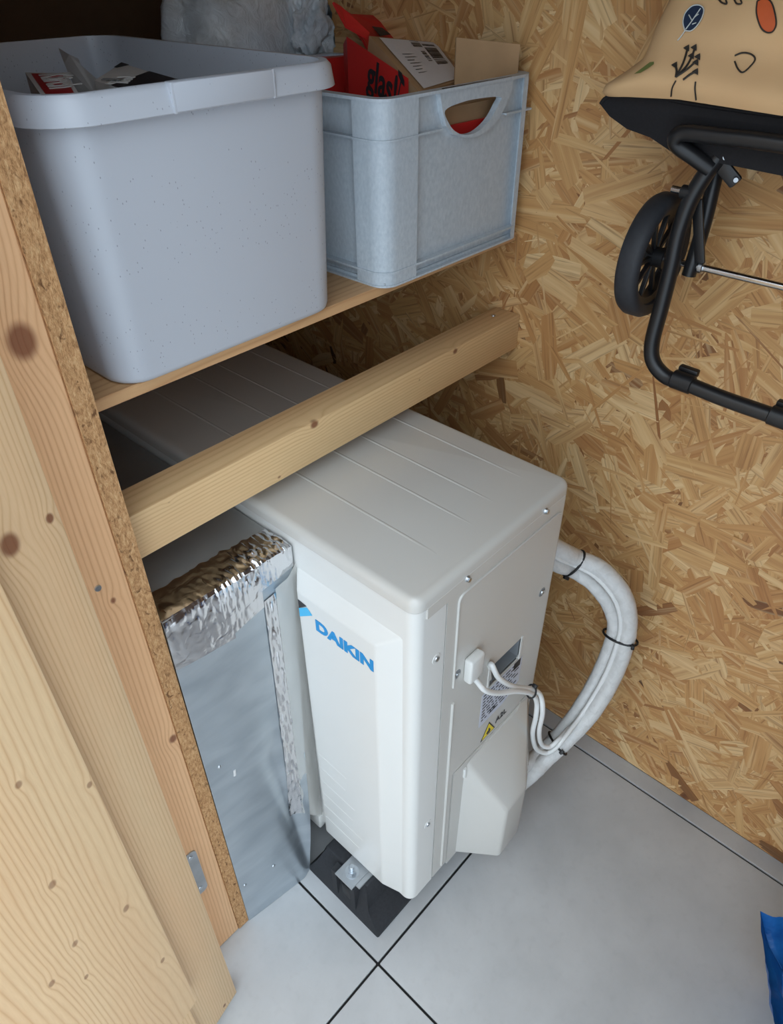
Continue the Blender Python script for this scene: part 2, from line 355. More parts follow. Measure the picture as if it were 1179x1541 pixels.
bm = BM(); box(bm, XW, XW+.022, -.80, YB+.02, 0, 2.15); wall_r = struct('wall_right', bm, M['osb'], 'oriented strand board wall behind the outdoor unit')
def osb_strands(name, parent, y0, y1, z0, z1, n, sd):
    rnd = random.Random(sd); vs = []; fs = []; uvs = []; tones = []
    for k in range(n):
        cy, cz = rnd.uniform(y0, y1), rnd.uniform(z0, z1)
        Lh = rnd.choice((.02, .03, .04, .05, .06, .07))*rnd.uniform(.7, 1.25); wh = rnd.choice((.0013, .003, .006, .009, .013, .018))*rnd.uniform(.7, 1.25)
        a = rnd.gauss(.3, .7) if rnd.random() < .6 else rnd.uniform(0, math.pi)
        ca, sa = math.cos(a), math.sin(a); off = rnd.uniform(.00010, .00105); tilt = rnd.uniform(-.006, .006); tl = rnd.uniform(-.003, .003)
        sk = rnd.uniform(-.35, .35)
        loc = [(-Lh, -wh*rnd.uniform(.5, 1)), (-Lh*.3, -wh*rnd.uniform(.8, 1.1)), (Lh*.4, -wh*rnd.uniform(.8, 1.1)), (Lh*rnd.uniform(.85, 1.0), -wh*rnd.uniform(.3, 1)),
               (Lh*rnd.uniform(.85, 1.05), wh*rnd.uniform(.3, 1)), (Lh*.3, wh*rnd.uniform(.8, 1.1)), (-Lh*.4, wh*rnd.uniform(.8, 1.1)), (-Lh*rnd.uniform(.85, 1), wh*rnd.uniform(.4, 1))]
        loc = [(p+sk*q, q) for p, q in loc]
        i0 = len(vs); ok = True; pts = []
        for p, q in loc:
            y = cy + p*ca - q*sa; z = cz + p*sa + q*ca
            y = min(max(y, y0), y1); z = min(max(z, .002), z1)
            pts.append((XW - max(.00004, off + tilt*q + tl*p*.3), y, z))
        vs += pts; fs.append(tuple(range(i0+7, i0-1, -1)))
        ou, ov = rnd.uniform(0, 50), rnd.uniform(0, 50)
        uvs.append([(p+ou, q+ov) for p, q in loc][::-1]); tones.append((rnd.random(), rnd.random(), rnd.random()))
    me = bpy.data.meshes.new(name); me.from_pydata(vs, [], fs)
    me.uv_layers.new(name='UVMap'); me.color_attributes.new('tone', 'FLOAT_COLOR', 'CORNER')
    me.uv_layers['UVMap'].data.foreach_set('uv', [c_ for f_ in uvs for q in f_ for c_ in q])
    me.color_attributes['tone'].data.foreach_set('color', [c_ for t_, f_ in zip(tones, uvs) for _ in f_ for c_ in (*t_, 1.0)])
    o = link(name, me, M['strand'], parent); o['kind'] = 'stuff'; return o
osb_strands('wood_strand', wall_r, -.799, YB, 0, 1.9, 18000, 3)

bm = BM(); box(bm, -.126, -.106, .2185, YB, 0.002, 2.15); wall_l = struct('wall_left', bm, M['chip_edge'], 'chipboard side wall seen on its rough cut edge')
bm = BM(); box(bm, -.126, XW+.022, YB, YB+.02, 0, 2.15); struct('wall_back', bm, M['dim_board'], 'back wall behind the shelf with its unlit darkness painted in')  # dark colour stands in for the shade at the unlit back
bm = BM(); box(bm, -.20, XW+.04, -.84, YB+.04, 2.15, 2.18); struct('ceiling', bm, M['dim_board'], 'low wooden roof over the store')
bm = BM(); box(bm, -.126, XW+.022, -.822, -.80, 0, 2.15); struct('wall_near_shade', bm, M['dim_board'], 'unseen near-side board wall set close and dark to shade the store')  # out of view; pulled in and darkened to cut light from this side

bm = BM(); box(bm, -.126, -.106, -.66, .2185, 1.76, 2.15); box(bm, -.126, -.106, -.80, -.66, 0, 2.15); struct('wall_front_shade', bm, M['osb'], 'unseen board strip and header added round the opening to shade the inside')  # out of view; header and strip added to block sky light inside
# door jamb: planed post in front of the chipboard
bm = BM(); box(bm, -.235, -.1262, .2200, .262, .002, 2.15, .0015, 1); jamb = struct('trim_1', bm, M['jamb'], 'pine door jamb with knots beside the chipboard edge', 30)
def screw(parent, c, nrm, r=.004, mat=None, name='screw'):
    c = Vector(c); n = Vector(nrm).normalized(); bm = BM()
    cyl(bm, c - n*.002, c + n*r*.35, r, 16, r*.82)
    x = n.orthogonal().normalized(); y = n.cross(x)
    o = new(name, bm, mat or M['zinc'], parent, 40)
    bm = BM()
    obox(bm, c + n*r*.36, x, y, n, r*1.0, r*.28, r*.10); obox(bm, c + n*r*.36, y, x, n, r*1.0, r*.28, r*.10)
    return o, bm
def cross_screw(parent, c, nrm, r=.004, mat=None):
    o, bm = screw(parent, c, nrm, r, mat)
    bm.free(); return o
p = at(147, 885, 'y', .2200); cross_screw(jamb, p, (0, -1, 0), .0042)
# catch plate screwed on the jamb
def P(px, py, y): return at(px, py, 'y', y)
pc = P(296, 1310, .2200); pe = P(307, 1318, .2200); zt_, zb_ = P(288, 1280, .22).z, P(302, 1343, .22).z; bm = BM(); pl = rrect(pe.x-.030, pe.x, zb_, zt_, .009)
plate(bm, [(x, .2196, z) for x, z in pl], (0, -.0018, 0)); cp = new('catch_plate', bm, M['zinc_dull'], jamb, 30)
for q in ((287, 1291), (302, 1336)): cross_screw(cp, P(*q, .2178), (0, -1, 0), .0040)

# open door leaf: stile (behind) and cladding board (in front)
door = empty('door_1', (-.45, .09, 0)); tag(door, 'open pine door leaf in the left foreground', None, None, 'structure')
def slab(name, mat, s0, s1, z0, z1, n0, n1, bev):
    bm = BM(); c = B0 + dirv*((s0+s1)/2) + nv*((n0+n1)/2) + Vector((0, 0, (z0+z1)/2))
    obox(bm, c, dirv, nv, (0, 0, 1), s1-s0, abs(n1-n0), z1-z0, bev); return new(name, bm, mat, door, 40)
slab('stile', M['stile'], 0, .16, .012, 1.75, -.040, 0, .0015)
db = on_door(298, 1505, .022); dbs = (db-B0).dot(dirv); dbz = db.z
slab('door_board', M['door_board'], dbs, .80, dbz, 1.75, .0003, .022, .004)
slab('end_rail', M['stile'], dbs+.01, .80, .012, dbz-.001, .0003, .010, .0015)

# ------------------------------------------------------------------ shelf, beam
bm = BM(); box(bm, -.1055, XW-.0015, .281, 1.05, 1.004, 1.0175, .0012, 1); shelf = new('shelf_board', bm, M['shelf'], None, 30)
tag(shelf, 'pine shelf board carrying the two plastic boxes', 'shelf')
beam = thing('wooden_beam', 'planed pine beam crossing above the white outdoor unit', 'beam', (.27, .285, .829))
bm = BM(); box(bm, -.1055, XW-.0015, .258, .309, .829, .889, .0022, 2); new('timber', bm, M['beam'], beam, 40)
p = at(743, 475, 'z', .889); cross_screw(beam, p, (0, 0, 1), .0042)

# ------------------------------------------------------------------ outdoor unit
X0, X1, Y0, Y1, Z0, ZT = .083, .401, 0.0, .87, .088, .803
unit = thing('outdoor_unit', 'white outdoor heat pump unit with blue lettering on its front', 'heat pump', ((X0+X1)/2, .43, Z0))
bm = BM(); box(bm, X0+.004, X1-.004, Y0+.026, Y1, Z0+.004, ZT-.012); new('chassis', bm, M['unit_dark'], unit, 0)
# corner wrap with rounded vertical edge (front sheet + first strip of the side)
def wrap(bm, prof, z0, z1, th):
    """vertical sheet following a plan profile"""
    n = len(prof); outer = [Vector((x, y, 0)) for x, y in prof]; inner = []
    for i in range(n):
        t_ = (outer[min(i+1, n-1)] - outer[max(i-1, 0)]).normalized(); inner.append(outer[i] + Vector((-t_.y, t_.x, 0))*th)
    loop = outer + inner[::-1]
    plate(bm, [(p.x, p.y, z0) for p in loop], (0, 0, z1-z0))
rc = .016
arc = [(X0+rc-rc*math.cos(a), Y0+rc-rc*math.sin(a)) for a in [math.radians(90*k/8) for k in range(9)]]
prof = [(X0, Y1)] + arc + [(.1375, Y0)]
bm = BM(); wrap(bm, prof, Z0, .7815, .003); new('front_sheet', bm, M['unit_lit'], unit, 50)
# lid: rounded shallow cap
bm = BM(); box(bm, X0-.0015, X1+.0015, Y0-.0015, Y1, .7835, ZT)
ed = [e for e in bm.edges if abs((e.verts[0].co - e.verts[1].co).z) > .01]
bmesh.ops.bevel(bm, geom=ed, offset=.017, segments=6, affect='EDGES', profile=.5)
te = [e for e in bm.edges if all(abs(v.co.z-ZT) < 1e-5 for v in e.verts) and len([f for f in e.link_faces if abs(f.normal.z) < .5]) == 1]
bmesh.ops.bevel(bm, geom=te, offset=.010, segments=5, affect='EDGES', profile=.5)
lid = new('lid', bm, M['unit'], unit, 50)
for pa, pb in (((444.8, 712.7), (666.7, 836.9)), ((507.9, 682), (719.6, 793)), ((546.6, 657.7), (752.2, 758.7)), ((595.4, 631.3), (795, 720.8))):
    A = at(*pa, 'z', ZT); B = at(*pb, 'z', ZT); xm = (A.x+B.x)/2
    bm = BM(); L_ = .80 - B.y
    def rib(u_, v_, xm=xm, yb=B.y, L_=L_):
        taper = min(1, u_*12, (1-u_)*12); return Vector((xm + (v_-.5)*.005, yb + u_*L_, ZT + .0009*taper*math.sin(math.pi*v_) - .0001))
    grid(bm, rib, 40, 6); new('lid_rib', bm, M['unit'], lid, 60)
# lid skirt on the service side
bm = BM(); box(bm, X0+.0175, X1-.0135, -.0019, .004, .7665, .7845, .0006, 1); sk = new('lid_skirt', bm, M['unit'], lid, 30)
for px, py in ((704, 871), (822, 769)):
    p = at(px, py, 'y', -.002); o = cross_screw(lid, p, (0, -1, 0), .0048)
    bm = BM(); cyl(bm, p + Vector((0, -.001, 0)), p + Vector((0, -.0042, 0)), .0032, 6); new('screw_hex', bm, M['zinc'], o, 30)
# service side panel (with the grip opening)
hole = [(x, 0, z) for x, z in rrect(.2485, .3305, .503, .549, .004, 3)]
outer = [(.1400, 0, Z0+.001), (.1765, 0, Z0+.001), (.1765, 0, .3620), (.1800, 0, .3655), (.3560, 0, .3655), (.3600, 0, .3700), (X1-.010, 0, .3700), (X1-.010, 0, .7655), (.1400, 0, .7655)]
bm = BM(); plate(bm, outer, (0, .003, 0), [hole]); side = new('side_panel', bm, M['unit'], unit, 30)
bm = BM(); rr = [(X1-.010+.010*math.sin(a), .010-.010*math.cos(a)) for a in [math.radians(90*k/6) for k in range(7)]] + [(X1, .05)]
wrap(bm, rr, Z0, .7815, .003); new('rear_corner', bm, M['unit'], unit, 50)
# embossed field: raised bead around the upper field
bead = [(.162, .588), (.162, .735)] + [(.172-.010*math.cos(a), .747+.010*math.sin(a)) for a in [math.radians(90*k/5) for k in range(6)]] + [(.20, .757), (.378, .7575), (.386, .754)]
bm = BM(); tube(bm, [(x, -.0002, z) for x, z in bead], .0021, 8); new('raised_bead', bm, M['unit'], side, 60)
bm = BM(); tube(bm, [(.1635, -.0002, .553), (.1635, -.0002, .10)], .0028, 8); new('raised_bead', bm, M['unit'], side, 60)
# shallow raised field
bm = BM(); fld = [(.17, -.0, .40), (.385, -.0, .40), (.385, 0, .640), (.376, 0, .648), (.250, 0, .648), (.235, 0, .655), (.17, 0, .655)]
# grip recess
bm.free(); bm = BM(); hx0, hx1, hz0, hz1 = .2485, .3305, .503, .549
for quad in (((hx0, 0, hz1), (hx1, 0, hz1), (hx1, .022, hz1-.004), (hx0, .022, hz1-.004)), ((hx0, .022, hz1-.004), (hx1, .022, hz1-.004), (hx1, .022, hz0), (hx0, .022, hz0)),
             ((hx0, 0, hz0), (hx1, 0, hz0), (hx1, .022, hz0), (hx0, .022, hz0)), ((hx0, 0, hz0), (hx0, 0, hz1), (hx0, .022, hz1-.004), (hx0, .022, hz0)), ((hx1, 0, hz0), (hx1, 0, hz1), (hx1, .022, hz1-.004), (hx1, .022, hz0))):
    bm.faces.new([bm.verts.new((q[0], q[1]+.0015, q[2])) for q in quad])
# open the chassis there: recess sits in front of it, so the chassis face is set back
new('grip_recess', bm, M['unit_grey'], side, 0)
bm = BM(); plate(bm, [(.2465, -.0014, .501), (.2505, -.0014, .501), (.2505, -.0014, .551), (.2465, -.0014, .551)], (0, .002, 0)); new('grip_rim', bm, M['unit_lit'], side, 0); bm = BM(); plate(bm, [(.3285, -.0014, .501), (.3325, -.0014, .501), (.3325, -.0014, .551), (.3285, -.0014, .551)], (0, .002, 0))
new('grip_rim', bm, M['unit_lit'], side, 0)
for px, py, sl in ((657, 991, 0), (688, 1015, 0), (816, 891, 0), (644, 1240, 0)):
    p = at(px, py, 'y', 0.0)
    bm = BM(); cyl(bm, p + Vector((0, .0005, 0)), p + Vector((0, -.0006, 0)), .0085, 20, .0075); dm = new('screw_dimple', bm, M['unit_grey'] if px in (688, 816) else M['unit_lit'], side, 40)
    cross_screw(dm, p + Vector((0, -.0006, 0)), (0, -1, 0), .0045)
# valve cover: plate with a hip-shaped bulge
cov = []
bm = BM(); plate(bm, [(.1800, 0, Z0-.010), (.388, 0, Z0-.010), (.388, 0, .3660), (.3590, 0, .3660), (.3555, 0, .3615), (.1835, 0, .3615), (.1800, 0, .3580)], (0, .003, 0))
vc = new('valve_cover', bm, M['unit'], unit, 30)
pts = [(.209, 0, .322), (.248, -.066, .241), (.246, -.066, .092), (.205, 0, .080), (.306, -.064, .240), (.306, -.064, .092), (.386, 0, .352), (.386, 0, .082), (.345, -.004, .358), (.215, 0, .350), (.39, -.02, .19), (.38, -.028, .092)]
bm = BM()
for q in pts: bm.verts.new(q)
bmesh.ops.convex_hull(bm, input=bm.verts[:])
bmesh.ops.dissolve_limit(bm, angle_limit=math.radians(4), verts=bm.verts[:], edges=bm.edges[:])
es = [e for e in bm.edges if len(e.link_faces) == 2 and e.calc_face_angle(0) > .2 and min(v.co.y for v in e.verts) < -.01]
bmesh.ops.bevel(bm, geom=es, offset=.006, segments=4, affect='EDGES', profile=.5)
new('cover_bulge', bm, M['unit'], vc, 50)
bm = BM(); tube(bm, [(.2085, -.001, .345), (.2085, -.0015, .322)], .003, 8); new('cover_bead', bm, M['unit_lit'], vc, 60)
# front block that carries the name
FX = .0665; yl0, yr0, zt0, zb0 = .207, .018, .735, .089; yl1, yr1, zt1, zb1 = .190, .050, .7125, .108
bm = BM()
A = [bm.verts.new((X0+.001, y, z)) for y, z in ((yl0, zb0), (yr0, zb0), (yr0, zt0), (yl0, zt0))]
B = [bm.verts.new((FX, y, z)) for y, z in ((yl1, zb1), (yr1, zb1), (yr1, zt1), (yl1, zt1))]
bm.faces.new(B); bm.faces.new(A[::-1])
for i in range(4): bm.faces.new((A[i], A[(i+1) % 4], B[(i+1) % 4], B[i]))
es = [e for e in bm.edges if any(abs(v.co.x-FX) < 1e-5 for v in e.verts)]
bmesh.ops.bevel(bm, geom=es, offset=.0035, segments=4, affect='EDGES', profile=.5)
blk = new('front_block', bm, M['unit_lit'], unit, 50)
for k in range(6):
    z = .165 + k*.038; bm = BM(); n_ = .11 - .008*k
    tube(bm, [(FX+.0011, .186, z), (FX+.0011, .186-n_*(.9 if k % 2 else .75), z-.004)], .0014, 8); new('block_rib', bm, M['unit_lit'], blk, 60)
LZ = at(477, 947, 'x', FX).z; Ly = at(476, 940, 'x', FX).y; Ry = at(562, 985, 'x', FX).y
txt = text('logo_lettering', 'DAIKIN', .026, (FX-.0002, Ly, LZ), (0, -1, 0), (0, 0, 1), M['logo_blue'], blk, sx=1.0, bold=.0012, shear=0)
xs = [v.co.y for v in txt.data.vertices]; k = (Ly-Ry)/(max(xs)-min(xs)); y_max = max(xs)
for v in txt.data.vertices: v.co.y = Ly - (y_max - v.co.y)*k
tl = at(456, 908, 'x', FX); 
bm = BM(); plate(bm, [(FX-.0003, .1885, tl.z+.002), (FX-.0003, .1885, tl.z-.014), (FX-.0003, .172, tl.z+.000)], (-.0003, 0, 0)); new('logo_mark', bm, M['black_print'], blk, 0)
bm = BM(); plate(bm, [(FX-.0004, .1885, tl.z-.014), (FX-.0004, .1885, tl.z-.030), (FX-.0004, .162, tl.z-.010), (FX-.0004, .172, tl.z-.002)], (-.0003, 0, 0)); new('logo_mark', bm, M['logo_cyan'], blk, 0)
# bottom flange between block and duct
bm = BM(); box(bm, X0-.012, X0+.004, .213, .262, .080, .120, .003, 2); new('flange', bm, M['unit_lit'], unit, 40)
# rating label, refrigerant mark and warning sticker
bm = BM(); plate(bm, [(.2365, -.0004, .420), (.300, -.0004, .420), (.3405, -.0004, .440), (.3405, -.0004, .4985), (.2365, -.0004, .4985)], (0, .0003, 0)); rl = new('rating_label', bm, M['label'], side, 0)
rnd = random.Random(5)
bm = BM()
for r_ in range(9):
    z = .494 - r_*.0075; x = .241
    while x < .325:
        l_ = rnd.uniform(.004, .013); plate(bm, [(x, -.0006, z), (x+l_, -.0006, z), (x+l_, -.0006, z-.0028), (x, -.0006, z-.0028)], (0, .0002, 0)); x += l_ + rnd.uniform(.002, .006)
new('label_print', bm, M['black_print'], rl, 0)
text('label_print', 'CE', .012, (.262, -.0007, .433), (1, 0, 0), (0, 0, 1), M['black_print'], rl)
bm = BM(); plate(bm, [(.318, -.0006, .482), (.336, -.0006, .482), (.336, -.0006, .4985), (.318, -.0006, .4985)], (0, .0002, 0)); new('label_code_block', bm, M['black_print'], rl, 0)
text('refrigerant_mark', 'A2L', .018, (.284, -.0006, .384), (1, 0, 0), (0, 0, 1), M['black_print'], side)
tri = [(.2465, .372), (.2855, .372), (.266, .406)]
bm = BM(); plate(bm, [(x, -.0004, z) for x, z in tri], (0, .0003, 0)); ws = new('warning_sticker', bm, M['black_print'], side, 0)
cx, cz = sum(q[0] for q in tri)/3, sum(q[1] for q in tri)/3
bm = BM(); plate(bm, [(cx+(x-cx)*.80, -.0007, cz+(z-cz)*.80) for x, z in tri], (0, .0003, 0)); new('sticker_field', bm, M['warn'], ws, 0)
bm = BM(); fl = [(0, .009), (.004, .003), (.0055, -.002), (.003, -.006), (-.003, -.006), (-.0055, -.002), (-.003, .002), (-.001, .001)]
plate(bm, [(cx+a, -.0010, cz+b_-.001) for a, b_ in fl], (0, .0003, 0)); new('sticker_flame', bm, M['black_print'], ws, 0)
# cable clip on the side panel
bm = BM(); box(bm, .182, .212, -.014, 0, .583, .628, .004, 3); new('cable_clip', bm, M['unit_lit'], side, 50)
# mounting bracket and bolt
bp = at(530, 1312, 'z', .098)
bm = BM(); box(bm, bp.x-.022, bp.x+.06, bp.y-.021, bp.y+.021, .0945, .0975, .0008, 1); box(bm, bp.x-.012, bp.x+.06, bp.y-.030, bp.y-.021, .0945, .0975, .0008, 1); br = new('mounting_bracket', bm, M['zinc_dull'], unit, 30)
bm = BM(); cyl(bm, (bp.x, bp.y, .0972), (bp.x, bp.y, .0990), .0125, 24); new('washer', bm, M['zinc'], br, 40)
bm = BM(); cyl(bm, (bp.x, bp.y, .0990), (bp.x, bp.y, .1065), .0085, 6); new('nut', bm, M['zinc'], br, 30)
bm = BM(); cyl(bm, (bp.x, bp.y, .1060), (bp.x, bp.y, .1180), .0048, 16, bev=.0008); new('bolt', bm, M['zinc'], br, 40)

# rubber support block
foot = thing('rubber_support_block', 'black rubber support block under the outdoor unit', 'support block', (.21, .115, 0))
def prof_at(x_in, s):  # (y, z) profile
    return [(.027, 0), (.205, 0), (.205, .018), (.186, .045), (.176, .0935), (.072, .0935), (.060, .045), (.027, .016)]
bm = BM(); pr = prof_at(0, 0); xs_b = []
A = [bm.verts.new((.028 + .30*max(0, z-.016)*1.0 + (.020 if (y < .05 and z < .02) else 0)*0, y, z)) for y, z in pr]
B = [bm.verts.new((.405, y, z)) for y, z in pr]
bm.faces.new(A); bm.faces.new(B[::-1])
for i in range(8): bm.faces.new((A[i], A[(i+1) % 8], B[(i+1) % 8], B[i]))
bmesh.ops.bevel(bm, geom=[e for e in bm.edges], offset=.003, segments=2, affect='EDGES', profile=.5)
new('block_body', bm, M['rubber'], foot, 40)
bm = BM(); box(bm, .0335, .0425, .098, .120, .022, .062, .002, 2); new('drain_notch', bm, M['black_nylon'], foot, 40)
bm = BM(); plate(bm, [(.030, .128, .0935), (.030, .128, .016), (.046, .128, .0935)], (0, .012, 0)); new('stiffening_rib', bm, M['rubber'], foot, 30)
bm = BM(); plate(bm, [(.030, .083, .0935), (.030, .083, .016), (.046, .083, .0935)], (0, .012, 0)); new('stiffening_rib', bm, M['rubber'], foot, 30)

# ------------------------------------------------------------------ pipes, cables, ties
def xpath(pix, xs): return [at(px, py, 'x', x) for (px, py), x in zip(pix, xs)]
xs = [.44, .475, .505, .525, .535, .54, .538, .525, .495, .455, .415, .385, .37]
outer_px = [(800, 805), (845, 829), (868, 840), (905, 857), (935, 890), (946, 925), (943, 962), (925, 1015), (893, 1070), (855, 1112), (822, 1143), (802, 1163), (782, 1180)]
inner_px = [(796, 826), (838, 850), (858, 857), (889, 876), (914, 906), (925, 938), (919, 970), (898, 1020), (867, 1072), (834, 1112), (806, 1138), (792, 1152), (776, 1166)]
def lump(r, sd):
    def f(t_, p): return r*(1+.05*noise.noise(Vector((t_*38, sd, 0))) + .05*max(0, noise.noise(Vector((t_*90, sd, 3)))))
    return f
bm = BM(); po = spline(xpath(outer_px, xs), 14); tube(bm, po, 0, 16, rad=lump(.0150, 1)); tag(new('insulated_pipe', bm, M['lagging'], None, 60), 'thicker outer white insulated pipe looping beside the strand board wall', 'pipe', 'refrigerant pipes')
bm = BM(); pi_ = spline(xpath(inner_px, [x-.004 for x in xs]), 14); tube(bm, pi_, 0, 16, rad=lump(.0122, 7)); tag(new('insulated_pipe', bm, M['lagging'], None, 60), 'thinner inner white insulated pipe running inside the pipe loop', 'pipe', 'refrigerant pipes')
def tie(c, tangent, rx, ry, label, side_dir, r=.0022):
    c = Vector(c); t_ = Vector(tangent).normalized(); s = Vector(side_dir); s = (s - t_*s.dot(t_)).normalized(); q = t_.cross(s)
    e = thing('cable_tie', label, 'cable tie', c, 'black cable ties on the pipes and cables')
    bm = BM(); tube(bm, [c + s*rx*math.cos(a) + q*ry*math.sin(a) for a in [2*math.pi*k/28 for k in range(28)]], r, 8, True); new('strap', bm, M['black_nylon'], e, 60)
    bm = BM(); v_ = (CAM - c); v_ = (v_ - t_*v_.dot(t_)).normalized(); hd = c + (s*.9+v_*.45).normalized()*max(rx*.98, ry)
    obox(bm, hd, t_, s, v_, .0085, .006, .0075, .0012); new('tie_head', bm, M['black_nylon'], e, 40)
def pair_tie(px_o, px_i, label, sgn=1):
    def near(path, px):
        d = ray(*px).normalized(); return min(range(len(path)), key=lambda i: ((path[i]-CAM) - d*((path[i]-CAM).dot(d))).length)
    i, j = near(po, px_o), near(pi_, px_i); a, b_ = po[i], pi_[j]; c = (a+b_)/2 + (a-b_).normalized()*.0014
    tan = (po[min(i+2, len(po)-1)] - po[max(i-2, 0)]); s = (a-b_)*sgn
    tie(c, tan, (a-b_).length/2 + .0140, .0158, label, s)
pair_tie((868, 840), (858, 857), 'black cable tie at the top of the pipe loop beside the unit', -1)
pair_tie((944, 957), (921, 962), 'black cable tie at the widest point of the pipe loop')
pair_tie((848, 1118), (830, 1116), 'black cable tie at the foot of the pipe loop near the floor')
c1 = [at(709, 1014, 'y', -.006), at(719, 1026, 'y', -.012), at(731, 1039, 'y', -.020), at(750, 1043, 'y', -.024), at(778, 1040, 'y', -.030), at(800, 1044, 'y', -.033)] + [at(px, py, 'x', x) for px, py, x in ((808, 1056, .350), (807, 1078, .355), (802, 1104, .365), (807, 1126, .38), (822, 1133, .40), (836, 1126, .412), (848, 1112, .425))]
c2 = [at(737, 1030, 'y', .012), at(736, 1010, 'y', .006), at(740, 1000, 'y', -.006), at(751, 1020, 'y', -.016), at(773, 1033, 'y', -.024), at(800, 1037, 'y', -.030)] + [at(px, py, 'x', x) for px, py, x in ((814, 1047, .353), (817, 1072, .358), (812, 1100, .368), (815, 1119, .385), (827, 1124, .40), (842, 1112, .42), (856, 1096, .462))]
for k_ in range(8, -1, -1):
    o_, n_ = outer_px[k_], inner_px[k_]; c1.append(at(o_[0]*.45+n_[0]*.55, o_[1]*.45+n_[1]*.55, 'x', xs[k_]-.0125))
bm = BM(); tube(bm, spline(c1, 10), .0042, 12); tag(new('white_cable', bm, M['white_pvc'], None, 60), 'white cable coming out of the clip on the unit side', 'cable', 'white cables of the outdoor unit')
bm = BM(); tube(bm, spline(c2, 10), .0042, 12); tag(new('white_cable', bm, M['white_pvc'], None, 60), 'white cable coming out of the grip opening of the unit', 'cable', 'white cables of the outdoor unit')
tc = (c1[5]+c2[5])/2; tie(tc, c1[6]-c1[4], .0105, .0075, 'black cable tie holding the two thin white cables together', (c2[5]-c1[5]), .0015)

# ------------------------------------------------------------------ air duct
duct = thing('air_duct', 'galvanised sheet metal air duct between chipboard wall and unit', 'duct', (-.01, .45, 0))
TL, TR, BR_, BL = Vector((-.1058, .2145, .770)), Vector((.0795, .2085, .762)), Vector((.030, .197, .001)), Vector((-.1058, .2174, .001))
def dsurf(u_, v_):
    p = (TL.lerp(TR, u_)).lerp(BL.lerp(BR_, u_), v_)
    # soft dents pressed into the sheet
    line = .72 + .28*(v_-.62)/.38 if v_ > .45 else .60+.2*v_
    d = (u_-line); g = math.exp(-(d/.09)**2)*max(0, min(1, (v_-.3)/.4))
    p.y += .0075*g - .005*math.exp(-((u_-line-.2)/.10)**2)*max(0, (v_-.5)/.5) + .0022*noise.noise(Vector((u_*2.5, v_*4, 2)))*(math.sin(math.pi*u_))
    return p
bm = BM(); grid(bm, dsurf, 40, 60, (0, .0008, 0)); ds = new('side_sheet', bm, M['sheet'], duct, 40)
bm = BM(); box(bm, -.1058, .0795, .214, .84, .7685, .7700); new('top_sheet', bm, M['duct_top'], duct, 0)
bm = BM(); box(bm, -.105, .0795, .84, .842, .0, .7685); new('rear_sheet', bm, M['sheet'], duct, 0)
def on_duct(px, py):
    p = at(px, py, 'y', .212)
    for _ in range(4):
        v_ = max(0, min(1, (.766-p.z)/.765)); l = TL.lerp(BL, v_); r_ = TR.lerp(BR_, v_); u_ = max(0, min(1, (p.x-l.x)/(r_.x-l.x))); p = at(px, py, 'y', dsurf(u_, v_).y)
    return p, u_, v_
for px, py in ((331, 1154), (412, 1303), (369, 1332)):
    p, _, _ = on_duct(px, py); bm = BM(); bmesh.ops.create_uvsphere(bm, u_segments=14, v_segments=8, radius=.0036)
    for v in bm.verts: v.co = Vector((v.co.x, v.co.y*.55, v.co.z)) + p
    new('rivet', bm, M['zinc'], ds, 60)
p, _, _ = on_duct(353, 1163); bm = BM(); obox(bm, p + Vector((0, -.0006, 0)), (0, -1, 0), (1, 0, 0), (.12, 0, 1), .0008, .004, .013, .0003); new('paint_chip', bm, M['white_card'], ds, 30)
# foil tape
def foil(name, f, nu, nv, amp, sd, parent=duct):
    def g(u_, v_):
        p, n_ = f(u_, v_); w_ = math.exp(-((v_-.40)/.22)**2)*.85 + .15
        k = abs(noise.noise(Vector((u_*5*nu/30, v_*5*nv/30, sd))))*.9 + abs(noise.noise(Vector((u_*12*nu/30, v_*9*nv/30, sd+9))))*.35
        return p + n_*(.0007 + amp*w_*k)
    bm = BM(); grid(bm, g, nu, nv); return new(name, bm, M['foil'], parent, 25)
def edge_foil(u0, u1, top, down, amp, sd, skew=0.0):
    def f(u_, v_):
        uu = u0+(u1-u0)*u_; s = v_*(top+down); jag = .004*noise.noise(Vector((u_*6, sd, 1)))
        edge = TL.lerp(TR, uu); edge.z = .7702
        if s < top: return Vector((edge.x, edge.y + (top-s) + jag*(1-s/top), .7702)), Vector((0, 0, 1))
        dd = (s-top)*(1+skew*(u_-.5)); q = dsurf(uu, dd/.765); q.x = edge.x - .05*0; return Vector((q.x, q.y, .7702-dd)), Vector((0, -1, .15)).normalized()
    return foil('foil_tape', f, 46, 34, amp, sd)
edge_foil(.0, .46, .050, .088, .0035, 1, .12); edge_foil(.38, .72, .052, .080, .0045, 5, -.2); edge_foil(.66, 1.0, .050, .040, .0062, 11, -.3)
def strip(name, pa, pb, pc_, pd, amp, sd, mat, nu=14, nv=70, lift=.0012):
    a, b_, c_, d_ = [on_duct(*q)[0] for q in (pa, pb, pc_, pd)]
    def g(u_, v_):
        p = a.lerp(b_, u_).lerp(d_.lerp(c_, u_), v_); vv = max(0, min(1, (.766-p.z)/.765)); l = TL.lerp(BL, vv); r_ = TR.lerp(BR_, vv)
        p.y = dsurf(max(0, min(1, (p.x-l.x)/(r_.x-l.x))), vv).y - lift - amp*max(0, noise.noise(Vector((u_*5, v_*34, sd)))); return p
    bm = BM(); grid(bm, g, nu, nv); return new(name, bm, mat, duct, 25)
strip('foil_tape', (397, 905), (415, 890), (455, 1222), (436, 1228), .0035, 21, M['foil'])
